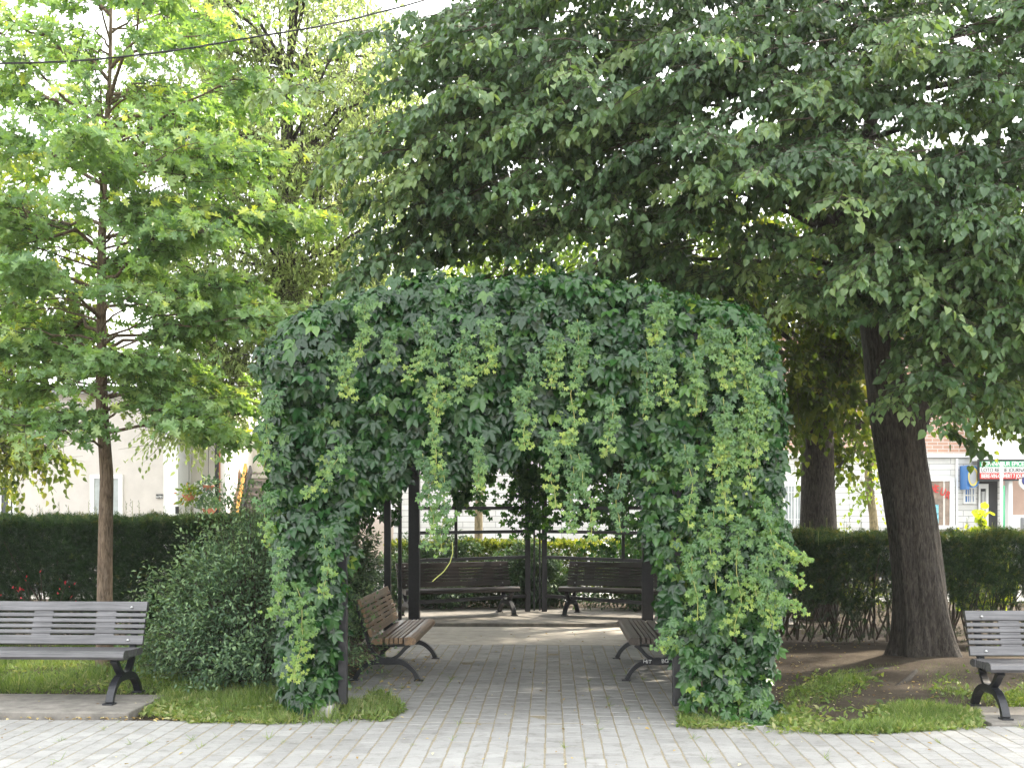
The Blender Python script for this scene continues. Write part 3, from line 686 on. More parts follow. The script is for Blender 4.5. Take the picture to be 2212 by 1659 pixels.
for (px, py, Y) in [(rng.uniform(-60, 600), rng.uniform(250, 960), rng.uniform(10.3, 12.8)) for _ in range(34)]+[(rng.uniform(90, 400), rng.uniform(-40, 260), rng.uniform(10.8, 12.4)) for _ in range(5)]:
    if px < 190 and py < 270: px += 230
    if py > 900 and 230 < px < 420: py -= 80
    c = P(px, py, Y); ns = 20; q_ = rng.normal(size=(ns, 3))*np.array([.30, .28, .07]); p0 = c+q_; o_ = c-np.array([ob[0], ob[1], c[2]])
    hd = unit(unit(o_)*.8+q_+rng.normal(size=(ns, 3))*np.array([.4, .4, .15])); l = rng.uniform(.2, .42, ns)
    tw.append(np.stack([p0-hd*.1, p0+hd*(l*.5)[:, None], p0+hd*l[:, None]], 1)); twr.append(np.tile([.004, .003, .0015], (ns, 1)))
    specs.append(None); s1_ = oakspine(max(2.3, c[2]-.25)); Lm.append(limb_curve(s1_, c, .04, 7, .07)); Lr.append(np.linspace(.014, .003, 7))
    spray_leaves(OL, p0, hd, l, 7, rng.uniform(.105, .145, ns), .25, OAK, np.clip(rng.normal(.5, .2, ns)+.4*(rng.random(ns) < .05), 0, 1), tipdown=.4, jit=.42, hang=.35)
OL.build('crown', M['oak'], oak)
branches('limb', np.array(Lm)[:98], np.array(Lr)[:98], M['bark_oak'], oak, oo, 7); thin_tubes('twigs', np.concatenate(tw), np.concatenate(twr), M['twig'], oak, oo)
print('oak leaves', len(specs))

# --- big leaning linden on the right
lb = P(1998, 1432, 12.3); lo = (lb[0], lb[1], 0)
lin = thing('linden_tree', 'big linden with leaning dark furrowed trunk and dark green crown', 'tree', lo)
YT = 12.3
tr_sp = [P(1999,1440,YT), P(1996,1385,YT), P(1987,1280,YT), P(1972,1150,YT), P(1951,1010,YT), P(1936,900,YT), P(1912,800,YT), P(1892,690,YT), P(1862,600,YT), P(1830,520,YT), P(1800,400,YT), P(1790,200,YT), P(1780,0,YT)]
trunk_mesh('trunk', tr_sp, [.315,.285,.262,.248,.248,.255,.20,.175,.16,.14,.12,.10,.06], M['bark'], lin, lo, 110, 260, .065, 7, .5)
lim = []
def limb(name, pts, rad):
    trunk_mesh(name, pts, rad, M['bark'], lin, lo, 40, 60, .05, random.randint(1, 90))
limb('limb', [P(1960,960,YT), P(1985,880,YT), P(2025,800,YT+.1), P(2075,700,YT+.3), P(2110,560,YT+.4), P(2140,400,YT+.4), P(2160,150,YT+.4)], [.15,.15,.125,.11,.1,.08,.05])
limb('limb', [P(1915,830,YT), P(1945,790,YT-.15), P(1972,720,YT-.3), P(1990,600,YT-.5)], [.07,.045,.035,.02])
limb('limb', [P(1850,570,YT), P(1800,500,YT-.1), P(1745,450,YT-.2), P(1640,400,YT-.5), P(1480,340,YT-.9), P(1250,300,YT-1.3)], [.10,.085,.07,.055,.04,.015])
limb('limb', [P(1810,470,YT), P(1870,330,YT+.5), P(1900,150,YT+.6), P(1930,-80,YT+.6)], [.09,.08,.07,.04])
LL = Leaves(lo); tw = []; twr = []; lims = []; limr = []
def linden_clump(px, py, Y, rx, ry, rz, ns, bright=.35, src=None, size=.086, outdir=None):
    """a few flat drooping boughs: side twigs set in one plane, each twig hung with leaves"""
    c = P(px, py, Y); npl = max(1, int(round(ns/15)))
    if outdir is None: outdir = unit(np.array([c[0]-lo[0]*.9, c[1]-lo[1]-1.6, 0.]))
    k = np.repeat(np.arange(npl), 15)[:ns]; ns = len(k)
    off = rng.normal(size=(npl, 3))*np.array([rx*.6, ry*.6, rz*1.15])
    az = rng.normal(0, .55, npl); D = np.stack([outdir[0]*np.cos(az)-outdir[1]*np.sin(az), outdir[0]*np.sin(az)+outdir[1]*np.cos(az), rng.normal(-.12, .1, npl)], 1); D = unit(D)
    Sd = unit(np.cross(D, np.array([0, 0, 1.])))*np.where(rng.random(npl) < .5, 1, -1)[:, None]
    Lb = rng.uniform(.7, 1.25, npl)*(rx/.7)**.5; s_ = rng.random(ns)**.8; sg = np.where(np.arange(ns) % 2, 1., -1.)
    bb = c+off-D*Lb[:, None]*.5
    p0 = bb[k]+D[k]*(Lb[k]*s_)[:, None]+np.array([0, 0, -1.])*(.26*Lb[k]*s_**2)[:, None]+rng.normal(size=(ns, 3))*.02
    hd = unit(D[k]*.75+Sd[k]*(sg*.8)[:, None]+np.array([0, 0, -1.])*(.12+.3*s_)[:, None]+rng.normal(size=(ns, 3))*.12)
    l = rng.uniform(.22, .46, ns)*(1.15-.5*s_); p1 = p0+hd*l[:, None]
    tw.append(np.stack([p0, (p0+p1)/2, p1], 1)); twr.append(np.tile([.003, .0022, .0012], (ns, 1)))
    mainp = np.stack([bb, bb+D*Lb[:, None]*.5+np.array([0, 0, -.26*.25])*Lb[:, None], bb+D*Lb[:, None]+np.array([0, 0, -.26])*Lb[:, None]], 1)
    tw.append(mainp); twr.append(np.tile([.008, .005, .002], (npl, 1)))
    pb = rng.normal(0, .16, npl)[k]
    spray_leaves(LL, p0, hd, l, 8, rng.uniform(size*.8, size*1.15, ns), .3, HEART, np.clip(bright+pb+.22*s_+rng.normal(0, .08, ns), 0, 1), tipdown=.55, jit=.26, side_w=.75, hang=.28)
    if src is not None:
        lims.append(limb_curve(src, c+np.array([0, 0, -.05]), .08, 6, .06)); limr.append(np.linspace(.035, .008, 6))
def trsp(py):
    ys = [p[2] for p in tr_sp]; z = Z(py, YT); return np.array([np.interp(z, ys, [p[i] for p in tr_sp]) for i in range(3)])
# front layers that read as separate sprays
front = [(1150,150,9.6),(1210,210,9.4),(1330,215,9.6),(1450,240,9.5),(1560,330,9.3),(1640,350,9.2),(1700,330,9.4),(1790,340,9.3),(1880,335,9.2),(1950,350,9.4),(2040,400,9.3),(2120,420,9.2),(2200,440,9.2),
 (1560,90,9.6),(1650,60,9.6),(1750,120,9.5),(1850,170,9.6),(1960,100,9.6),(2060,170,9.5),(2150,90,9.5),(1480,440,9.7),(1400,350,9.8),(1250,340,9.8),(1120,380,9.9),(1000,430,10.1),(930,500,10.1),
 (1850,430,9.6),(1940,470,9.6),(1970,560,9.3),(1960,500,9.3),(1830,590,9.9),(1940,580,9.6),(2000,640,9.7),(2090,560,9.5),(2150,620,9.6),(2180,540,9.4),(2030,700,9.8),(2100,740,9.6),(2080,790,9.8),
 (960,160,9.9),(940,240,9.9),(980,100,10),(950,330,10),(980,420,10.1),(960,260,9.9),(1060,120,9.8),(1080,280,9.8),(980,480,10.2),(960,540,10.4),(1400,560,10.4),(1500,590,10.5),(1560,620,10.6)]
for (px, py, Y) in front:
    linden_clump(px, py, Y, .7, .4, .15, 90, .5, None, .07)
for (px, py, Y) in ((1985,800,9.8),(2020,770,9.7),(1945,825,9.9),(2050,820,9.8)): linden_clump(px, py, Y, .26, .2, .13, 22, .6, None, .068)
# volume of the crown; last clumps, out of view, are added to shade the paving
cnt = 0
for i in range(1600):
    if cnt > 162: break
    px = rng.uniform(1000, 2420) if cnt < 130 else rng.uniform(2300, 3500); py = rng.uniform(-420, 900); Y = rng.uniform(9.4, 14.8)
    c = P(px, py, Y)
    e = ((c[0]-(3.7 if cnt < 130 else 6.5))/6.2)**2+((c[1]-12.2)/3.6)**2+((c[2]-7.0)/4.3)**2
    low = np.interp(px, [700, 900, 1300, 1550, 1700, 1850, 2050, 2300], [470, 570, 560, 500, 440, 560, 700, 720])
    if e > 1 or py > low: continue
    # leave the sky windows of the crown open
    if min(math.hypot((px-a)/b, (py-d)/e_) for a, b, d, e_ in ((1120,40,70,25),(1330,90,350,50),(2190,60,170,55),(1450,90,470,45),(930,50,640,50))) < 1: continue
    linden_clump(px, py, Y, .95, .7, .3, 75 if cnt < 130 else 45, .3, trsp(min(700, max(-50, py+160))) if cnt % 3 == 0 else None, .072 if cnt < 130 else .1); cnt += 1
for (px, py, Y) in ((1050,-10,10.4),(1160,10,10.6),(1260,30,10.8),(1360,-10,10.5),(1470,20,10.6),(1560,-30,10.4),(1080,90,11.2),(1220,100,11.4)): linden_clump(px, py, Y, .8, .5, .25, 60, .4, None, .072)
# drooping right-hand lower skirt
for (px, py, Y) in ((2100,790,11.5),(2180,790,11.5),(2070,800,12.5),(2150,800,12.5),(2200,730,11),(2230,770,11),(2250,650,10.5)):
    linden_clump(px, py, Y, .6, .5, .35, 24, .4, None, .09)
LL.build('crown', M['linden'], lin)
branches('bough', np.array(lims), np.array(limr), M['bark'], lin, lo, 7)
thin_tubes('twigs', np.concatenate(tw), np.concatenate(twr), M['twig'], lin, lo)

# --- generic background tree
def back_tree(label, group, px, pybase, Y, spine, rads, clumps, mat, barkm, leafsize, nleaf=7, tm=HEART, tbright=.5, name='linden_tree', stems=(), droop=.5):
    b = P(px, 1100, Y); o0 = (b[0], b[1], 0); t = thing(name, label, 'tree', o0, 0, group)
    spn = [P(x, y, Y) for x, y in spine]; spn[0][2] = 0
    trunk_mesh('trunk', spn, rads, barkm, t, o0, 40, 120, .05, int(px) % 50, .2)
    LV = Leaves(o0); tw = []; twr = []; lm = []; lr = []
    for st_ in stems:
        q_ = [P(x, y, Y+dy) for x, y, dy in st_]; q_ = np.array(q_); K = len(q_); tt = np.linspace(0, K-1, 8)
        lm.append(np.stack([np.interp(tt, range(K), q_[:, i]) for i in range(3)], 1)); lr.append(np.linspace(.055, .012, 8))
    for (cx_, cy_, dY, rx, ry, rz, ns) in clumps:
        c = P(cx_, cy_, Y+dY); q_ = unit(rng.normal(size=(ns, 3)))*rng.random(ns)[:, None]**.5; p0 = c+q_*np.array([rx, ry, rz])
        hd = unit(q_*np.array([1, 1, .4])+rng.normal(size=(ns, 3))*.5+np.array([0, 0, -.15])); l = rng.uniform(.25, .6, ns)
        p1 = p0+hd*l[:, None]; tw.append(np.stack([p0-hd*.2, (p0+p1)/2, p1], 1)); twr.append(np.tile([.004, .003, .0015], (ns, 1)))
        spray_leaves(LV, p0, hd, l, nleaf, rng.uniform(leafsize*.8, leafsize*1.15, ns), droop, tm, np.clip(rng.normal(tbright, .2, ns), 0, 1), tipdown=.8, jit=.45, side_w=.6)
        k = min(max(range(len(spn)), key=lambda i: -np.linalg.norm(spn[i]-c-np.array([0, 0, -.6]))), len(spn)-1)
        lm.append(np.pad(limb_curve(spn[k], c, .05, 6, .06), ((0, 2), (0, 0)), 'edge')+np.linspace(0, .02, 8)[:, None]); lr.append(np.linspace(.03, .006, 8))
    LV.build('crown', mat, t); branches('bough', np.array(lm)[:100], np.array(lr)[:100], barkm, t, o0, 6)
    thin_tubes('twigs', np.concatenate(tw), np.concatenate(twr), M['twig'], t, o0)
    return t
def fill(n, x0, x1, y0, y1, d0, d1, r, ns, test=None):
    out = []; tries = 0
    while len(out) < n and tries < 5000:
        tries += 1; a, b = rng.uniform(x0, x1), rng.uniform(y0, y1)
        if test and not test(a, b): continue
        out.append((a, b, rng.uniform(d0, d1), r*rng.uniform(.7, 1.2), r*.8, r*rng.uniform(.45, .8), ns))
    return out
# pale multi-stem tree left of centre
back_tree('tall pale green tree with many upright stems left of the arch top', None, 625, 1100, 16.5,
  [(628,1100),(628,900),(622,700),(618,600),(615,520),(620,350),(625,150),(640,-100)], [.17,.16,.16,.15,.11,.09,.06,.03],
  fill(84, 300, 860, -150, 640, -1.6, 1.8, .8, 56, lambda a, b: ((a-600)/340)**2+((b-230)/480)**2 < 1)+fill(9, 330, 470, 850, 930, -1.2, .5, .5, 46)+fill(8, 560, 800, 560, 650, -1, 1, .6, 50)+fill(20, 380, 590, 600, 830, -1, 1, .55, 50),
  M['pale'], M['bark'], .09, 9, OVAL, .5, stems=[[(620,620,0),(590,480,.2),(575,300,.3),(560,60,.4)],[(620,600,0),(640,450,-.2),(655,250,-.3),(665,30,-.4)],[(618,560,0),(680,420,.3),(730,250,.4),(750,80,.5)],[(620,640,0),(540,480,0),(480,360,.1),(430,250,.1)],[(622,660,0),(700,560,0),(790,500,0),(860,440,0)],[(620,520,0),(610,380,.5),(612,200,.6),(600,-40,.6)]])
# tree at the far left edge, its low leaves dark against the house
back_tree('yellow-green tree at the left edge beyond the yew hedge', None, -60, 1100, 18,
  [(-60,1100),(-58,900),(-50,600),(-40,300)], [.16,.14,.1,.03],
  fill(26, -160, 150, 430, 1010, -1, 1, .6, 40, lambda a, b: a < 190-(abs(b-800)*.25)), M['linden_back'], M['bark'], .1, 8, HEART, .5)
# second linden behind the right hedge
back_tree('linden with straight dark trunk standing between the arch and the leaning trunk', None, 1767, 1100, 17,
  [(1767,1200),(1767,1100),(1765,950),(1765,800),(1760,600),(1750,350),(1740,100)], [.31,.265,.235,.21,.17,.12,.05],
  fill(30, 1280, 2230, 350, 760, -2.0, 1.5, .7, 28)+fill(16, 1650, 1860, 640, 930, -1.6, -.2, .5, 40)+fill(12, 2080, 2260, 700, 880, -1, 1, .5, 34)+fill(6, 1790, 1850, 880, 990, .4, 1.0, .35, 14),
  M['linden_back'], M['bark'], .095, 8, HEART, .35)
# loose backlit tree far behind the arch
back_tree('sunlit yellow-green tree across the street, seen over the arch', None, 1180, 1100, 22.3,
  [(1033,1200),(1034,1100),(1038,1040),(1050,900),(1080,700),(1100,500)], [.085,.08,.075,.07,.06,.03],
  fill(26, 930, 1640, 430, 690, -.5, 2.5, .9, 24)+fill(5, 940, 1060, 600, 680, 0, 1, .5, 20), M['bright'], M['bark_pale'], .12, 7, HEART, .3)
back_tree('slim crooked pale trunk wrapped in ivy before the white shop wall', None, 1887, 1100, 24,
  [(1888,1230),(1889,1160),(1886,1110),(1878,1060),(1876,1020),(1892,980),(1894,900),(1890,820)], [.10,.095,.085,.085,.085,.08,.05,.02],
  [(1880,1055,-.2,.12,.12,.4,26),(1885,900,0,.35,.3,.35,22),(1893,940,0,.12,.12,.25,10)], M['bright'], M['bark_pale'], .085, 6, HEART, .35, name='street_tree')
# ------------------------------------------------------------------ hedges and shrubs
def hedge(label, x0, x1, y0, y1, z0, z1, n, mat, size, tm, bare=.45, group=None, name='hedge', cat='hedge', tint=(.35, .2), spikes=0, stems=60):
    o0 = ((x0+x1)/2, (y0+y1)/2, 0); t = thing(name, label, cat, o0, 0, group); LV = Leaves(o0)
    x = rng.uniform(x0, x1, n); z = z0+(z1-z0)*rng.random(n)**.8; u = rng.random(n)
    y = np.where(u < .55, y0+np.abs(rng.normal(0, .12, n)), rng.uniform(y0, y1, n)); top = u > .82; z[top] = z1-np.abs(rng.normal(0, .05, top.sum()))
    p = np.stack([x, y, z], 1); nb = snoise(p, 2.3, 55); p[:, 1] -= .10*nb*(y < (y0+y1)/2); p[:, 2] += .07*nb
    k = (z > z0+bare*.55+.3*bare*nb) | (rng.random(n) < .12); k &= ~((z < z0+.9) & (snoise(p, 3.1, 66) > .62)); p = p[k]; z = z[k]; n = len(p)
    tip = np.stack([rng.normal(0, .6, n), -.6+rng.normal(0, .5, n), .7+rng.normal(0, .4, n)], 1); nr = rng.normal(size=(n, 3))+np.array([0, -.8, .6])
    lit_top = np.clip((p[:, 2]-(z1-.12))/.12, 0, 1)*.35  # top leaves tinted lighter, backlight painted along the hedge top
    LV.add(tm, p, tip, nr, rng.uniform(*size, n), np.clip(rng.normal(*tint, n)+lit_top, 0, 1))
    if spikes:
        m = spikes*14; xs = rng.uniform(x0, x1, spikes); hs_ = rng.uniform(.08, .28, spikes); ii = np.repeat(np.arange(spikes), 14); f = np.tile(np.linspace(0, 1, 14), spikes)
        ys = rng.uniform(y0, y1, spikes)
        pp_ = np.stack([xs[ii]+.03*np.sin(ii*3.)*f, ys[ii], z1-.03+hs_[ii]*f], 1)
        LV.add(tm if tm is not NEEDLE else NARROW, pp_, np.stack([rng.normal(0, .7, m), rng.normal(0, .7, m), np.ones(m)], 1), rng.normal(size=(m, 3)), np.full(m, .035), np.full(m, .75))
        thin_tubes('shoots', np.stack([np.stack([xs, ys, np.full(spikes, z1-.1)], 1), np.stack([xs, ys, z1+hs_*.9], 1)], 1), np.full((spikes, 2), .0025), M['twig_green'], t, o0, 3)
    LV.build('foliage', mat, t)
    S = []
    for i in range(stems):
        xx = rng.uniform(x0+.1, x1-.1); yy = rng.uniform(y0+.15, y1-.1); tt = np.linspace(0, 1, 5)
        S.append(np.stack([xx+rng.normal(0, .25)*tt+rng.normal(0, .03, 5), yy+rng.normal(0, .15)*tt, z0+(z1-z0)*.85*tt], 1))
    thin_tubes('stems', np.array(S), np.tile([.014, .012, .009, .007, .004], (stems, 1)), M['twig'], t, o0)
    return t
hedge('long dark yew hedge behind the left bench, in front of the beige house', X(-330, 13), X(600, 13), 12.9, 13.8, .05, Z(1128, 12.9), 60000, M['yew'], (.075, .12), NEEDLE, .32, 'clipped yew hedges', spikes=70, stems=90)
hedge('dark hedge right of the vine arch, bare twiggy base, split by the leaning trunk', X(1640, 14), X(2330, 14), 13.6, 14.5, .05, Z(1160, 13.6), 34000, M['yew'], (.07, .11), NEEDLE, .85, 'clipped yew hedges', tint=(.45, .25), spikes=40, stems=150)
hedge('backlit yellow-green hedge behind the pavilion rails', X(840, 19.5), X(1560, 19.5), 19.1, 20.0, .0, Z(1172, 19.4), 20000, M['linden_back'], (.05, .09), OVAL, .2, None, tint=(.35, .2), stems=40)
def bush(label, c, rx, ry, h, n, mat, tm, size, tint=(.4, .2), nstem=120, name='shrub', cat='shrub'):
    o0 = (c[0], c[1], 0); t = thing(name, label, cat, o0); LV = Leaves(o0); S = []
    base = np.array([c[0], c[1], 0.]); ns = nstem
    d = unit(rng.normal(size=(ns, 3))*np.array([1, 1, .8])+np.array([0, 0, .75])); d[:, 2] = np.abs(d[:, 2])+.06; d = unit(d); d = d/((np.abs(d)**1.35).sum(1)**(1/1.35))[:, None]*1.12
    L = rng.uniform(.8, 1.08, ns); end = base+d*L[:, None]*np.array([rx, ry, h]); st_ = base+d*np.array([.15, .15, .05])
    mid = (st_+end)/2+np.array([0, 0, .12]); S = np.stack([st_, mid, end], 1)
    thin_tubes('stems', S, np.tile([.006, .0045, .002], (ns, 1)), M['twig'], t, o0, 3)
    idx = rng.integers(0, ns, n); f = rng.random(n)**.45; a = S[idx]
    p = a[:, 0]*((1-f)**2)[:, None]+2*a[:, 1]*(f*(1-f))[:, None]+a[:, 2]*(f**2)[:, None]+rng.normal(size=(n, 3))*.055
    p[:, 2] = np.maximum(p[:, 2], .04); out = unit(p-base-np.array([0, 0, h*.35]))
    tip = out*.7+rng.normal(size=(n, 3))*.6; nr = out*.5+np.array([0, 0, .8])+rng.normal(size=(n, 3))*.4
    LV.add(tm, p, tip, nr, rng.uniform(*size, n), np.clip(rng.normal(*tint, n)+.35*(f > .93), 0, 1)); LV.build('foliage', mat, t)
    return t
bush('round grey-green shrub between the left bench and the vine arch', (X(545, 10.5), 10.6), 1.28, .95, 1.85, 34000, M['privet'], OVAL, (.032, .055), (.5, .2), nstem=420)
bush('leafy shrub pushing through the left side of the arch behind the sunlit bench', (X(700, 12.2)-.62, 12.4), .88, 1.3, 2.0, 24000, M['privet'], OVAL, (.035, .06), (.3, .2), nstem=260)
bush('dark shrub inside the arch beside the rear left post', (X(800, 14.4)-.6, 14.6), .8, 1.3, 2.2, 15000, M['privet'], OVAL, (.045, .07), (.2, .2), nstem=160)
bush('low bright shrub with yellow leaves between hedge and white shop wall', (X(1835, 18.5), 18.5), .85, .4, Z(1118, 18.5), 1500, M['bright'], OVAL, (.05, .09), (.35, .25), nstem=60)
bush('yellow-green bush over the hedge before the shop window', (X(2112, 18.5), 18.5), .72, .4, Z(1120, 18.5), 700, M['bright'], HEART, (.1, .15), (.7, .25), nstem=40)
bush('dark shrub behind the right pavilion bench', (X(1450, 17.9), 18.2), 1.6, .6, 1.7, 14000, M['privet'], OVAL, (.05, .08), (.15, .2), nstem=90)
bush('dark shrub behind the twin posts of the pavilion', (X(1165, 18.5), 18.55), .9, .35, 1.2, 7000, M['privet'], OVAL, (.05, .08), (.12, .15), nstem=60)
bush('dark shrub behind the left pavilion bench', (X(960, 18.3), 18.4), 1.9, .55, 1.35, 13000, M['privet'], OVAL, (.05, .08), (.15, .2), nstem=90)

# ------------------------------------------------------------------ grass, weeds and fallen leaves
def ground_h(x, y):
    p = np.stack([x, y, 0*x], 1); return np.maximum(.012+.018*snoise(p, 1.1, 3)+.01*snoise(p, 4, 4), 0)
def grass(name, n, poly, hgt, broad=.1, dens=None, tint=(.45, .2)):
    poly = np.array([G(a, b) for a, b in poly]); x = rng.uniform(poly[:, 0].min(), poly[:, 0].max(), n); y = rng.uniform(poly[:, 1].min(), poly[:, 1].max(), n)
    e_ = .05*snoise(np.stack([x, y, 0*x], 1), 3.5, 5)+rng.normal(0, .025, n); k = inpoly(x, y+e_, poly); x, y = x[k], y[k]
    p = np.stack([x, y, 0*x], 1); dn = snoise(p, 1.6, 77)
    if dens is not None: k = dn > dens+.3*rng.normal(size=len(x)); x, y, dn = x[k], y[k], dn[k]
    p = np.stack([x, y, ground_h(x, y)*(y > 9.1)], 1); n = len(p); LV = Leaves()
    nb = int(n*broad); g = p[nb:]; m = len(g)
    tip = np.stack([rng.normal(0, .45, m), rng.normal(0, .45, m), np.ones(m)], 1); hh = hgt*rng.uniform(.35, 1.35, m)*np.clip(1+.6*dn[nb:], .3, 2)
    LV.add(BLADE, g, tip, rng.normal(size=(m, 3))*np.array([1, 1, .2]), hh, np.clip(rng.normal(*tint, m)+.22*snoise(g, 2.5, 91)+.35*(rng.random(m) < .05), 0, 1))
    b = p[:nb]; tip = np.stack([rng.normal(0, .8, nb), rng.normal(-.2, .8, nb), rng.uniform(.1, .9, nb)], 1)
    b[:, 2] += .01
    LV.add(OVAL, b, tip, np.array([0, 0, 1.])+rng.normal(size=(nb, 3))*.45, rng.uniform(.025, .075, nb), np.clip(rng.normal(tint[0]+.2, .2, nb), 0, 1))
    return tag(LV.build(name, M['grass']), kind='stuff')
grass('grass', 62000, [(-200,1506),(380,1508),(330,1550),(640,1566),(760,1562),(740,1440),(560,1410),(300,1400),(-200,1400)], .10, .16, -.9, (.5, .2))
grass('grass', 24000, [(300,1548),(345,1510),(620,1500),(640,1566),(560,1566),(420,1562)], .07, .25, -.9, (.6, .22))
grass('grass', 60000, [(1640,1578),(1700,1500),(1850,1450),(2330,1425),(2400,1530),(2125,1535),(2120,1566),(1900,1584)], .055, .12, .1, (.4, .25))
grass('grass', 34000, [(1640,1586),(1700,1535),(1900,1530),(2115,1540),(2120,1572),(1900,1584)], .06, .2, -.15, (.55, .22))
grass('weeds', 26000, [(1640,1560),(1700,1420),(2000,1400),(2330,1400),(2400,1530),(2125,1535),(1900,1575)], .035, .45, .55, (.5, .25))
grass('weeds', 5200, [(735,1555),(745,1490),(820,1500),(880,1540),(830,1560)], .08, .35, -.2, (.6, .2))
grass('weeds', 3600, [(1465,1572),(1475,1525),(1560,1540),(1640,1580)], .08, .35, -.5, (.6, .2))
# tufts in the paving joints
LV = Leaves(); W_ = .135
for k in range(170):
    i = random.randint(-34, 30); x = -.31+i*W_; y = random.uniform(6.6, 8.7)
    if random.random() < .5: x = -.31+random.choice(list(range(-11, -4))+list(range(5, 11)))*W_; y = random.uniform(8.2, 11.5)
    n = random.randint(4, 14); s_ = random.choice([.012, .018, .025, .04, .055]); yy = y+rng.normal(0, .03, n)
    LV.add(BLADE, np.stack([x+rng.normal(0, .006, n), yy, np.full(n, .0)], 1), np.stack([rng.normal(0, 1, n), rng.normal(0, 1, n), np.ones(n)*.8], 1), rng.normal(size=(n, 3)), s_*rng.uniform(.8, 1.6, n), rng.uniform(.4, 1, n))
tag(LV.build('joint_weeds', M['grass']), kind='stuff')
LV = Leaves(); n = 420
x = rng.uniform(-5, 5, n); y = rng.uniform(6.8, 15.5, n); z = np.full(n, .016); z[(y > 8.8) & ((x < -2) | (x > 1.4))] = .06
LV.add(OVAL, np.stack([x, y, z], 1), np.stack([rng.normal(size=n), rng.normal(size=n), rng.normal(0, .1, n)], 1), np.array([0, 0, 1.])+rng.normal(size=(n, 3))*.25, rng.uniform(.012, .045, n), rng.random(n))
x = rng.uniform(-5, -2, 130); y = rng.uniform(8.66, 8.78, 130); LV.add(OVAL, np.stack([x, y, np.full(130, .02)], 1), rng.normal(size=(130, 3))*np.array([1, 1, .1]), np.array([0, 0, 1.])+rng.normal(size=(130, 3))*.3, rng.uniform(.02, .05, 130), rng.random(130))
x = rng.uniform(1.8, 6.5, 1500); y = 8.7+rng.random(1500)**.7*5; LV.add(OVAL, np.stack([x, y, ground_h(x, y)+.015], 1), rng.normal(size=(1500, 3))*np.array([1, 1, .1]), np.array([0, 0, 1.])+rng.normal(size=(1500, 3))*.3, rng.uniform(.012, .045, 1500), rng.random(1500)**1.6)
x = rng.uniform(-2.4, -1.2, 160); y = rng.uniform(10.2, 12.6, 160); LV.add(OVAL, np.stack([x, y, np.full(160, .018)], 1), rng.normal(size=(160, 3))*np.array([1, 1, .1]), np.array([0, 0, 1.])+rng.normal(size=(160, 3))*.3, rng.uniform(.02, .05, 160), rng.uniform(.3, 1, 160))
tag(LV.build('leaf_litter', M['deadleaf']), kind='stuff')
LV = Leaves(); n = 36; x = rng.uniform(X(-20, 13.0), X(190, 13.0), n); z = rng.uniform(.35, .95, n)
rf = thing('flower_bush', 'small bush with red blossoms showing through the yew hedge', 'flowers', (X(90, 12.7), 12.75, 0)); LV = Leaves((X(90, 12.7), 12.75, 0))
LV.add(OVAL, np.stack([x, np.full(n, 12.72)+rng.normal(0, .05, n), z*1.0], 1), rng.normal(size=(n, 3)), rng.normal(size=(n, 3)), rng.uniform(.03, .06, n), rng.random(n)); LV.build('blossoms', M['red'], rf)
S_ = [np.stack([np.linspace(X(90, 12.7), a, 4), np.full(4, 12.75), np.linspace(0, b, 4)], 1) for a, b in zip(x[:12], z[:12])]
thin_tubes('stems', np.array(S_), np.full((12, 4), .004), M['twig'], rf, (X(90, 12.7), 12.75, 0))
# roots on the soil by the linden
for k, pts in enumerate(([(1975,1445),(1900,1455),(1830,1462),(1760,1470)],[(1990,1450),(1960,1475),(1920,1490)],[(2040,1440),(2120,1452),(2200,1470)])):
    b = MB(lo); w3 = [(*G(a, c_), .03) for a, c_ in pts]; w3[-1] = (w3[-1][0], w3[-1][1], -.01); b.tube(w3, np.linspace(.045, .015, len(pts)), 8); b.build('root', M['bark'], lin, True)

# ------------------------------------------------------------------ buildings
def build_part(name, mat, parent, org, *boxes, bevel=0):
    b = MB(org)
    for q_ in boxes: b.box(*q_)
    return b.build(name, mat, parent, bevel=bevel)
def text(txt, size, loc, mat, parent, org, rz=0, sx=1, name='lettering', ext=.004, roty=0):
    cu = bpy.data.curves.new(name, 'FONT'); cu.body = txt; cu.size = size; cu.extrude = ext; cu.offset = size*.012
    tmp = bpy.data.objects.new(name, cu); C.objects.link(tmp); bpy.context.view_layer.update()
    me = bpy.data.meshes.new_from_object(tmp.evaluated_get(bpy.context.evaluated_depsgraph_get())); bpy.data.objects.remove(tmp)
    me.materials.append(mat); o = bpy.data.objects.new(name, me); C.objects.link(o); o.parent = parent
    o.location = np.array(loc)-np.array(org); o.rotation_euler = (R_(90), roty, rz); o.scale = (sx, 1, 1); return o
HY = 24.0; ho = (X(180, HY), HY, 0)
house = thing('stucco_house', 'pale beige stucco house behind the left yew hedge', 'house', ho)
hx = lambda p: X(p, HY); hz_ = lambda p: Z(p, HY)
build_part('wall', M['stucco'], house, ho, (hx(-420), hx(354), HY, HY+6, 0, 4.2))
build_part('roof', M['greymetal'], house, ho, (hx(-430), hx(500), HY-.25, HY+6.2, 4.202, 4.35))
build_part('porch_wall', M['cream'], house, ho, (hx(354)+.002, hx(482), HY+.9, HY+6.01, 0, 4.2))
build_part('corner_board', M['white'], house, ho, (hx(354)+.003, hx(385), HY-.03, HY+.88, 0, 4.2))
build_part('corner_board', M['white'], house, ho, (hx(478), hx(488), HY-.02, HY+.9, 0, 4.2))
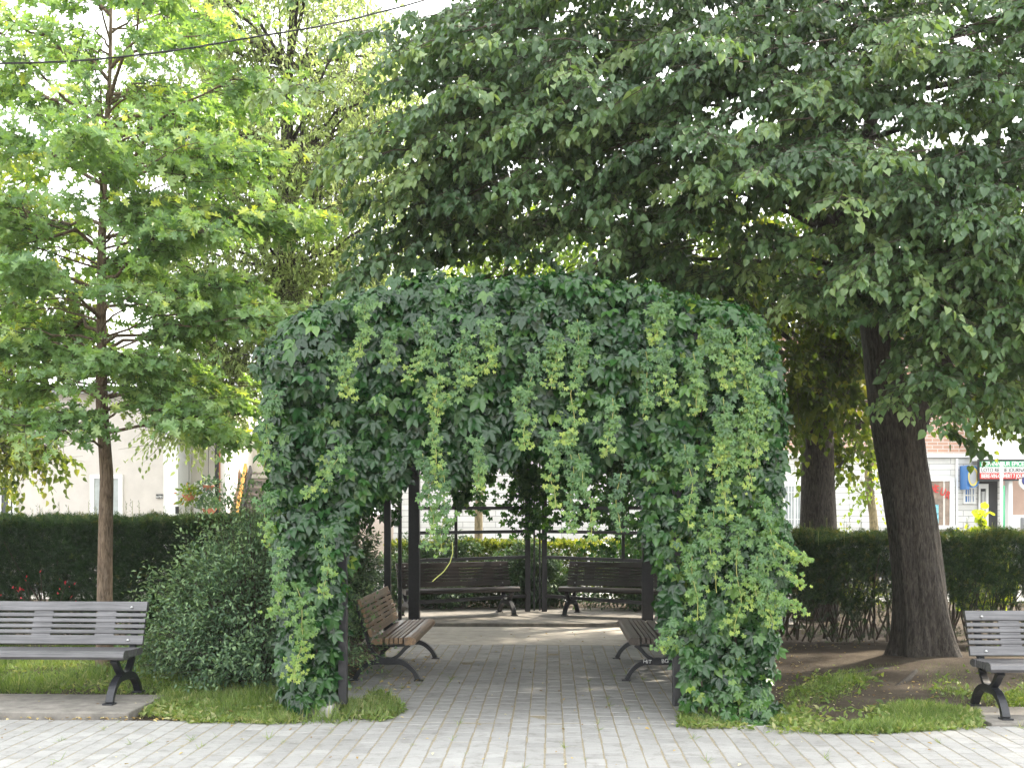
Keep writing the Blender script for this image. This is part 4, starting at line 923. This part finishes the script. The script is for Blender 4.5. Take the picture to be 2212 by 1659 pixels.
def win(x0, x1, z0, z1, glass, par, org, Y, fw=.09, bars=0):
    f = build_part('window', M['white'], par, org, (x0, x0+fw, Y-.05, Y+.02, z0, z1), (x1-fw, x1, Y-.05, Y+.02, z0, z1), (x0+fw, x1-fw, Y-.05, Y+.02, z1-fw, z1), (x0+fw, x1-fw, Y-.05, Y+.02, z0, z0+fw), ((x0+x1)/2+.03, (x0+x1)/2+.08, Y-.045, Y+.02, z0+fw, z1-fw))
    b = MB(org); b.box(x0+fw, x1-fw, Y-.018, Y-.008, z0+fw, z1-fw); b.build('pane', glass, f)
    if bars:
        b = MB(org)
        for k in range(bars): xx = x0+fw+(x1-x0-2*fw)*(k+1)/(bars+1); b.box(xx-.008, xx+.008, Y-.09, Y-.075, z0+.05, z1-.05)
        for zz in (z0+.25, z1-.25): b.box(x0+.04, x1-.04, Y-.075, Y-.062, zz-.01, zz+.01)
        b.build('security_bars', M['white'], f)
win(hx(196), hx(266), .9, hz_(1024), M['curtain'], house, ho, HY)
win(hx(-4), hx(38), .6, hz_(1010), M['glass'], house, ho, HY)
d_ = build_part('door', M['white'], house, ho, (hx(392), hx(440), HY+.84, HY+.9, .15, 2.3)); build_part('handle', M['black'], d_, ho, (hx(396), hx(399), HY+.78, HY+.84, 1.05, 1.2))
nb_ = build_part('number_plate', M['black'], house, ho, (hx(338), hx(353)-.01, HY-.03, HY-.002, hz_(1076), hz_(1067)))
text('6785', .075, (hx(338.6), HY-.034, hz_(1075)), M['signwhite'], nb_, ho, name='digits', ext=.002)
build_part('drain_pipe', M['black'], house, ho, (hx(467), hx(475), HY-.1, HY-.02, 0, 4.2))
build_part('drain_pipe', M['terracotta'], house, ho, (hx(475)+.004, hx(477), HY-.08, HY-.03, 0, 5.0))
lt = build_part('wall_lamp', M['black'], house, ho, (hx(384), hx(388), HY-.16, HY-.04, hz_(1110), hz_(1094))); build_part('lamp_glass', M['white'], lt, ho, (hx(381), hx(391), HY-.18, HY-.03, hz_(1094)+.002, hz_(1085)))
def pot(label, px, py, Y, r, leafmat_, n, hanging=False, fl=False):
    c = P(px, py, Y); o0 = (c[0], c[1], 0); t = thing('potted_plant', label, 'plant', o0)
    b = MB(o0); b.tube([(c[0], c[1], c[2]-r*.9), (c[0], c[1], c[2]-.02), (c[0], c[1], c[2])], [r*.62, r*.95, r], 14); b.build('pot', M['terracotta'], t, True)
    LV = Leaves(o0); q_ = unit(rng.normal(size=(n, 3)))*rng.random(n)[:, None]**.4*r*1.7; q_[:, 2] = np.abs(q_[:, 2])*(1 if not hanging else .9)-(r*1.3*(rng.random(n) < .4) if hanging else 0)
    LV.add(OVAL, np.array(c)+q_, q_+rng.normal(size=(n, 3))*.1, rng.normal(size=(n, 3))+np.array([0, 0, 1]), rng.uniform(.06, .12, n), rng.random(n)*.7); LV.build('foliage', leafmat_, t)
    if fl:
        LV = Leaves(o0); q_ = q_[:16]*1.05; LV.add(OVAL, np.array(c)+q_, q_, rng.normal(size=(16, 3)), np.full(16, .08), rng.random(16)); LV.build('blossoms', M['orange'], t)
    if hanging:
        b = MB(o0); b.tube([(c[0], c[1], c[2]), (c[0], c[1]+.02, c[2]+1.2)], .006, 5); b.build('hanger', M['black'], t)
pot('hanging basket with yellow-green leaves and orange flowers by the white door frame', 408, 1068, HY-.35, .15, M['bright'], 200, True, True)
pot('second hanging basket of dark trailing leaves left of the drain pipe', 450, 1048, HY-.3, .13, M['privet'], 160, True)
pot('bushy plant in a terracotta pot on the porch by the drain pipe', 452, 1098, HY-.4, .16, M['privet'], 260)
# stair house
so_ = (X(540, 25.5), 25.5, 0)
annex = thing('brick_annex', 'grey brick annex behind the metal staircase', 'building', so_)
build_part('wall', M['greybrick'], annex, so_, (X(488, 25.6)+.02, X(640, 25.6), 25.6, 29, 0, Z(1032, 25.6)))
build_part('upper_wall', M['cream'], annex, so_, (X(480, 25.6)+.05, X(640, 25.6), 26.4, 29, Z(1032, 25.6)+.01, 3.6))
stt = thing('metal_staircase', 'open metal staircase with rusty yellow stringer beside the house', 'staircase', (X(540, 24.6), 24.6, 0))
sto = (X(540, 24.6), 24.6, 0)
for k, py in enumerate((1140,1125,1110,1095.5,1080,1065,1050,1035,1020)):
    yy = 24.0+k*.17; xa = X(503+k*3, yy); xb = X(596, yy); zc = Z(py, yy)
    build_part('tread', M['stair'], stt, sto, (xa, xb, yy, yy+.2, zc-.035, zc))
b = MB(sto); b.beam(P(505, 1150, 24.0), P(531, 1008, 25.4), .06, .22); b.build('stringer', M['rust'], stt)
b = MB(sto); b.beam(P(512, 1150, 24.1), P(542, 1012, 25.5), .05, .2); b.build('stringer', M['black'], stt)
b = MB(sto); b.tube([P(486, 1108, 24.0), P(505, 1033, 25.2)], .022, 8); b.tube([P(492, 1086, 24.2), P(492, 1180, 24.2)], .018, 8); b.tube([P(505, 1035, 25.2), P(505, 1130, 25.2)], .018, 8); b.build('handrail', M['greymetal'], stt)

# shop building on the right
SY = 32.0; bo = (X(1500, SY), SY, 0); sx_ = lambda p: X(p, SY); sz = lambda p: Z(p, SY)
shop = thing('corner_store', 'white stone corner store with red brick upper floor across the street', 'shop', bo)
build_part('wall', M['stone'], shop, bo, (sx_(850), sx_(2168), SY, SY+8, 0, sz(990)))
build_part('upper_wall', M['brick'], shop, bo, (sx_(850), sx_(2095), SY+.05, SY+8, sz(990)+.12, 6.6))
build_part('ledge', M['signwhite'], shop, bo, (sx_(845), sx_(2100), SY-.12, SY+.3, sz(990)+.002, sz(990)+.118))
build_part('roof', M['greymetal'], shop, bo, (sx_(840), sx_(2180), SY-.1, SY+8.1, 6.602, 6.8))
build_part('fascia', M['white'], shop, bo, (sx_(2097)+.01, sx_(2300), SY-.7, SY+.04, sz(998), sz(940)), (sx_(2097)+.01, sx_(2300), SY-.5, SY+.04, sz(940)+.003, 6.2))
win(sx_(1690), sx_(1733), sz(1140), sz(1045), M['curtain'], shop, bo, SY-.01, .07, 4)
f = build_part('shop_window', M['white'], shop, bo, (sx_(1930), sx_(1937), SY-.08, SY-.002, sz(1134), sz(1033)), (sx_(2050), sx_(2060), SY-.08, SY-.002, sz(1134), sz(1033)), (sx_(1937), sx_(2050), SY-.08, SY-.002, sz(1040), sz(1033)), (sx_(1925), sx_(2066), SY-.14, SY-.002, sz(1142), sz(1134)-.002))
build_part('pane', M['shopglass'], f, bo, (sx_(1937), sx_(2050), SY-.03, SY-.01, sz(1134), sz(1040)))
build_part('poster', M['poster'], f, bo, (sx_(2003), sx_(2026), SY-.05, SY-.035, sz(1130), sz(1090)))
build_part('mullion', M['cream'], f, bo, (sx_(2036), sx_(2040), SY-.055, SY-.032, sz(1134), sz(1040)), (sx_(1990), sx_(1994), SY-.055, SY-.032, sz(1134), sz(1040)))
for i, ch in enumerate('DEPANNEUR'):
    u = (i-4)/4; px = 1999+u*43; py = 1054+15*u*u
    text(ch, .3, (sx_(px)-.05, SY-.075, sz(py)-.08), M['signred'], f, bo, roty=0, sx=.72, name='window_letter').rotation_euler = (R_(90), R_(20*u), 0)
build_part('down_pipe', M['white'], shop, bo, (sx_(2063), sx_(2067), SY-.1, SY-.02, 0, sz(992)))
win(sx_(2080), sx_(2106), sz(1088), sz(1052), M['blue'], shop, bo, SY-.01, .05, 4)
rc = build_part('doorway', M['black'], shop, bo, (sx_(2112), sx_(2154), SY-.03, SY-.004, 0, sz(1040)))
dr_ = build_part('door', M['white'], shop, bo, (sx_(2112), sx_(2116), SY-.08, SY-.032, 0, sz(1046)), (sx_(2128), sx_(2133), SY-.08, SY-.032, 0, sz(1046)), (sx_(2116), sx_(2128), SY-.08, SY-.032, sz(1056), sz(1046)))
build_part('security_bars', M['signwhite'], dr_, bo, *[(sx_(p), sx_(p)+.02, SY-.1, SY-.085, .3, sz(1062)) for p in (2118, 2121, 2124, 2127)])
build_part('post', M['white'], shop, bo, (sx_(2158), sx_(2166), SY-.68, SY-.4, 0, sz(998)-.005))
sg = thing('shop_sign', 'green, white and red corner store sign board above the shop door', 'sign', (sx_(2150), SY-.8, sz(1036)))
sgo = (sx_(2150), SY-.8, sz(1036)); x0, x1 = sx_(2093), sx_(2208); H0, H1 = sz(1037), sz(1000); hh = (H1-H0)/3; SYs = SY-.8
build_part('housing', M['black'], sg, sgo, (x0-.03, x1+.03, SYs, SYs+.1, H0-.05, H1+.05))
for k, (mt, tm_, tx, sz_, sxx) in enumerate(((M['signred'], M['signwhite'], 'BIERE-VIN-OUVERT 7 JOURS', .15, .66), (M['signwhite'], M['black'], 'LOTO REVUE JOURNAUX', .15, .80), (M['green'], M['signwhite'], 'DEPANNEUR EPICERIE', .17, .80))):
    p_ = build_part('panel', mt, sg, sgo, (x0, x1, SYs-.02, SYs-.002, H0+k*hh+.003, H0+(k+1)*hh-.003))
    text(tx, sz_, (x0+.03, SYs-.024, H0+k*hh+.03), tm_, p_, sgo, sx=sxx)
ov = thing('oval_sign', 'blue projecting shop sign with a yellow ringed oval', 'sign', (sx_(2080), SY-.5, sz(1055))); ovo = (sx_(2080), SY-.5, sz(1055))
build_part('mount', M['blue'], ov, ovo, (sx_(2073), sx_(2079), SY-.55, SY-.01, sz(1058), sz(1008)))
def disc(name, px, py, rx, rz, y0, y1, mat, par, org, n=28):
    c = P(px, py, SY); b = MB(org); b.prism([(c[0]+rx*math.cos(6.2832*i/n), c[2]+rz*math.sin(6.2832*i/n)) for i in range(n)], y0, y1, axis=1); return b.build(name, mat, par)
disc('rim', 2086, 1031, .17, .30, SY-.62, SY-.40, M['blue'], ov, ovo); disc('ring', 2084, 1031, .135, .26, SY-.64, SY-.621, M['yellow'], ov, ovo); disc('face', 2083, 1031, .095, .21, SY-.66, SY-.641, M['greymetal'], ov, ovo)
rs = thing('round_sign', 'round navy sign with a pale rim hanging right of the shop sign', 'sign', (sx_(2200), SY-.8, sz(1060))); rso = (sx_(2200), SY-.8, sz(1060))
disc('rim', 2200, 1042, .33, .26, SY-.82, SY-.76, M['cream'], rs, rso); disc('face', 2200, 1040, .25, .17, SY-.84, SY-.821, M['navy'], rs, rso); disc('emblem', 2200, 1036, .14, .07, SY-.86, SY-.841, M['stopred'], rs, rso)
build_part('bracket', M['black'], rs, rso, (sx_(2198), sx_(2202), SY-.8, SY-.77, sz(1034)+.13, sz(1000)))
nb2 = thing('salmon_building', 'salmon stucco building at the right edge beyond the store', 'building', (sx_(2300), SY+1, 0)); no2 = (sx_(2300), SY+1, 0)
build_part('wall', M['pinkwall'], nb2, no2, (sx_(2172), sx_(2700), SY+1, SY+8, .9, 6.0)); build_part('base', M['white'], nb2, no2, (sx_(2172), sx_(2700), SY+.9, SY+7.9, 0, sz(1112)))
ac = thing('utility_cabinet', 'grey metal cabinet by the wall at the right edge', 'cabinet', (sx_(2205), SY-.6, 0)); aco = (sx_(2205), SY-.6, 0)
build_part('body', M['greymetal'], ac, aco, (sx_(2190), sx_(2240), SY-.9, SY-.4, 0, sz(1117)), bevel=.04); build_part('panel', M['signwhite'], ac, aco, (sx_(2196), sx_(2204), SY-.92, SY-.902, sz(1135), sz(1122)))
ss = P(2162, 1100, 29.5); st2 = thing('stop_sign', 'faded red stop sign seen almost edge-on before the shop sign', 'sign', (ss[0], ss[1], 0)); s0 = (ss[0], ss[1], 0)
b = MB(s0); b.tube([(ss[0]+.03, ss[1]+.04, 0), (ss[0]+.03, ss[1]+.04, Z(1000, 29.5))], .04, 10); b.build('pole', M['signwhite'], st2, True)
c_ = P(2162, 1043, 29.5)[2]; a_ = R_(74); b = MB(s0); oc = [(.31*math.cos(R_(22.5+45*i)), .31*math.sin(R_(22.5+45*i))) for i in range(8)]
def octo(mb, r, off, th):
    vs = []
    for o_ in (off, off+th):
        for u, v in oc: vs.append((ss[0]+u*r*math.cos(a_)+o_*math.sin(a_), ss[1]-.02+u*r*math.sin(a_)-o_*math.cos(a_), c_+v*r))
    mb.add(vs, [tuple(range(8))[::-1], tuple(range(8, 16))]+[(i, (i+1) % 8, 8+(i+1) % 8, 8+i) for i in range(8)], .5)
octo(b, 1, 0, .012); pl = b.build('plate', M['signwhite'], st2); b = MB(s0); octo(b, .92, .013, .004); b.build('face', M['stopred'], pl)
gp = P(2168, 1100, 30.2); b = MB((gp[0], gp[1], 0)); b.tube([(gp[0], gp[1], 0), (gp[0], gp[1], Z(1050, 30.2))], .035, 10)
o = b.build('sign_post', M['green'], None, True); o.location = (gp[0], gp[1], 0); tag(o, 'thin dark green post right behind the stop sign', 'post')

# overhead cables
def cable(label, pts, Y, r, strands=1):
    w3 = PV([p[0] for p in pts], [p[1] for p in pts], [Y]*len(pts) if np.isscalar(Y) else Y); K = 60; tt = np.linspace(0, len(pts)-1, K)
    c = np.stack([np.interp(tt, range(len(pts)), w3[:, i]) for i in range(3)], 1)
    for _ in range(12): c[1:-1] = (c[:-2]+c[1:-1]*2+c[2:])/4
    b = MB()
    for s_ in range(strands):
        ph = s_*2*math.pi/strands; off = np.stack([0*tt, np.cos(tt*5+ph), np.sin(tt*5+ph)], 1)*r*1.15*(strands > 1); b.tube(c+off, r, 6)
    return tag(b.build('overhead_cable', M['black'], None, True), label, 'cable')
cable('twisted black overhead cable crossing the sky at upper left', [(-500,150),(0,138),(160,134),(300,120),(420,104),(560,78),(720,55),(1000,-20),(1400,-160)], [9.6, 9.8, 9.9, 10.0, 10.2, 10.6, 11.4, 13, 14], .0048, 3)
cable('upper of two thin wires behind the arch top', [(900,568),(1200,571),(1600,570),(2300,560)], 26, .012)
cable('lower of two thin wires behind the arch top', [(900,585),(1200,586),(1600,584),(2300,575)], 26.4, .012)

# ------------------------------------------------------------------ faint summer haze
hm = bpy.data.materials.new('haze_air'); hm.use_nodes = True; ht = hm.node_tree; ht.nodes.remove(ht.nodes['Principled BSDF'])
pvn = ht.nodes.new('ShaderNodeVolumePrincipled'); pvn.inputs['Density'].default_value = .0005; pvn.inputs['Color'].default_value = (.95, .97, 1, 1)
ht.links.new(pvn.outputs[0], ht.nodes['Material Output'].inputs['Volume'])
b = MB(); b.box(-305, 305, -65, 405, -1.2, 26, .5); tag(b.build('haze', hm), kind='stuff')
